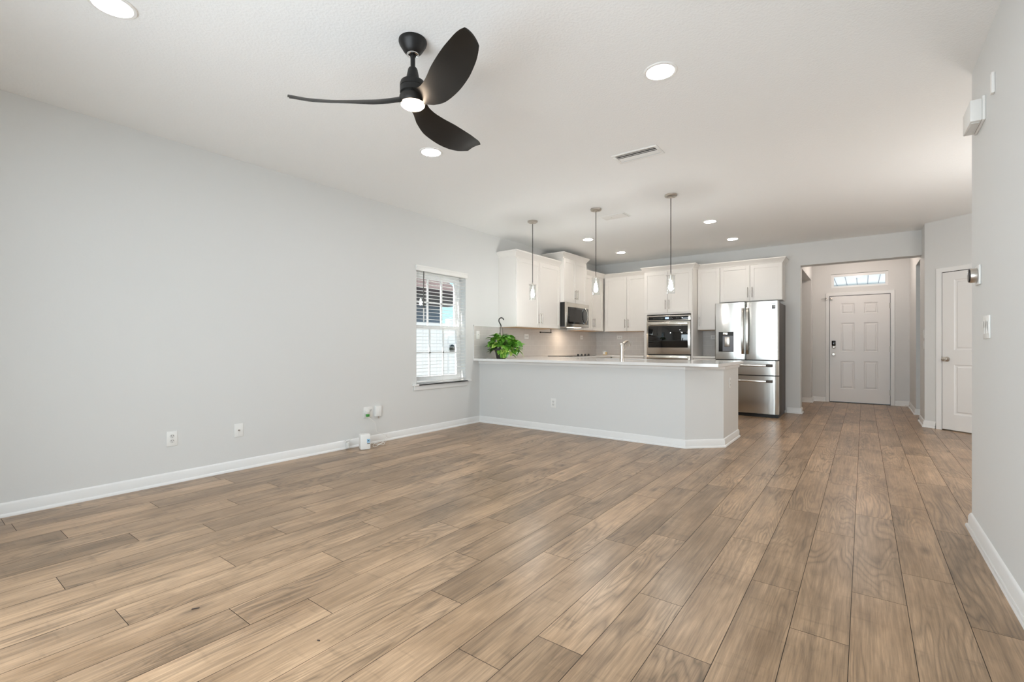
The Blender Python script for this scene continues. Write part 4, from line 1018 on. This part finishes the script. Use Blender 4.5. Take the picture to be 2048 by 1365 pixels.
# leaves
rnd = random.Random(11)
g = G(); vines = G(); ltone = []
def leaf(base, dirv, size, roll, droop):
    d = Vector(dirv).normalized(); up = Vector((0,0,1)); s = d.cross(up)
    if s.length < 1e-3: s = Vector((1,0,0))
    s.normalize(); n = s.cross(d); s2 = s*math.cos(roll)+n*math.sin(roll); n2 = -s*math.sin(roll)+n*math.cos(roll)
    outl = [(-0.06,0.16),(0.02,0.36),(0.20,0.44),(0.42,0.39),(0.66,0.24),(0.86,0.09),(1.0,0.0)]
    def vv(p): return g.v(p.x, p.y, max(p.z, 0.006))
    mid = [vv(Vector(base)+d*(u*size)+n2*(-droop*size*u*u)) for u, w in [(0.02,0)]+outl[1:]]
    for sd in (1, -1):
        ed = []
        for u, w in outl[:-1]:
            ed.append(vv(Vector(base)+d*(u*size)+s2*(sd*w*size)+n2*(0.20*w*size-droop*size*u*u)))
        t_ = rnd.random
        ch_ = [mid[0], mid[1], mid[2], mid[3], mid[4], mid[5], mid[6]]
        for i in range(5):
            g.f([ch_[i], ch_[i+1], ed[i+1], ed[i]][::sd]); ltone.append(tn)
        g.f([ch_[5], mid[6], ed[5]][::sd]); ltone.append(tn)
for i in range(190):
    an = rnd.uniform(0, 2*math.pi); el = rnd.random()**0.8
    rr = 0.185*math.sqrt(rnd.random())+0.02
    # squashed dome, a little wider towards the kitchen side
    x, y = rr*math.cos(an), rr*math.sin(an)
    zt_ = 0.365-1.9*rr*rr*2.0-0.05*rnd.random()
    z = zt_ if rnd.random() < 0.55 else rnd.uniform(0.10 if rr > 0.10 else 0.2, zt_)
    x += 0.055*0.75*(rr/0.2); y += 0.03*(rr/0.2)
    x = max(x, -0.20)
    q_ = 0.8*x+0.6*y; f_ = 0.61*x-0.79*y; dz_ = rnd.uniform(-0.9, 0.45)
    if f_ > -0.03 and q_ < 0.05: z = max(z, 0.175+0.03*rnd.random()); dz_ = max(dz_, -0.45)
    tn = rnd.random()*0.62
    size = rnd.uniform(0.065, 0.115)
    dv = (math.cos(an+rnd.uniform(-0.7,0.7)), math.sin(an+rnd.uniform(-0.7,0.7)), dz_)
    leaf((x, y, z), dv, size, rnd.uniform(-0.5, 0.5), rnd.uniform(0.1, 0.45))
    if i % 3 == 0: vines.tube([(0.02*math.cos(an), 0.02*math.sin(an), 0.12), (x*0.6, y*0.6, max(z, 0.18)+0.02), (x, y, z)], 0.0018, 5)
# trailing sprays over the pot front and to the right
for bx, by, bz, k in ((0.075,-0.075,0.19,9),(0.095,-0.06,0.16,8),(0.17,0.02,0.22,7),(0.21,0.09,0.20,6),(0.13,-0.03,0.16,6)):
    for j in range(k):
        tn = 0.25+rnd.random()*0.5; u = j/k
        leaf((bx+rnd.uniform(-0.03,0.03), by+rnd.uniform(-0.03,0.03), bz-0.14*u), (rnd.uniform(-0.3,0.8), rnd.uniform(-0.9,0.3), rnd.uniform(-1.2,-0.2)), rnd.uniform(0.055,0.085), rnd.uniform(-0.4,0.4), 0.25)
    vines.tube([(0.05,-0.02,0.14),(bx,by,bz+0.02),(bx+0.01,by-0.005,bz-0.12)], 0.0018, 5)
# a few outlying leaves reaching right
for bx, by, bz, dv, sz in ((0.19,0.10,0.215,(0.7,0.5,-0.5),0.105),(0.20,0.12,0.15,(0.8,0.5,-0.35),0.11),(0.22,0.14,0.10,(0.75,0.5,-0.75),0.12),(0.16,0.05,0.045,(0.8,0.4,-0.3),0.075),(0.02,0.03,0.335,(0.55,0.5,0.35),0.085),(-0.10,-0.10,0.29,(-0.7,-0.3,0.1),0.09)):
    tn = 0.2+rnd.random()*0.2; leaf((bx,by,bz), dv, sz, rnd.uniform(-0.2,0.2), 0.3)
    vines.tube([(0.04,0.02,0.14),(bx*0.6,by*0.6,bz+0.05),(bx,by,bz)], 0.0018, 5)
fo = g.build('foliage', 'leaf', pt, 60); tag(fo, kind=None)
at = fo.data.attributes.new('tone', 'FLOAT_COLOR', 'FACE')
for p in fo.data.polygons:
    q = ltone[p.index] if p.index < len(ltone) else 0.3
    at.data[p.index].color = (q, q, q, 1)
vines.build('vines', 'vine', pt)
co = thing('coaster', 'small white saucer on the counter left of the plant pot', 'saucer', (-4.30, 5.21, 0.914))
g = G(); g.lathe([(0.030,0.0),(0.045,0.006),(0.046,0.009),(0.030,0.005),(0.0,0.005)], (0,0,0), 'Z', 24); g.build('dish', 'plate', co)

# crumbs lying on the floor
for x, y, l, an, lab in ((-2.24, 0.785, 0.028, 60, 'thin dark splinter lying on the floor at the lower left'), (-1.63, 0.975, 0.010, 20, 'dark crumb on the floor right of the splinter')):
    g = G(); g.M = Matrix.Translation((x, y, 0)) @ Matrix.Rotation(R(an), 4, 'Z'); g.box(-l/2, l/2, -0.0016, 0.0016, 0.0, 0.003); tag(g.build('floor_crumb', 'fascia', None, 0), lab, 'crumb')
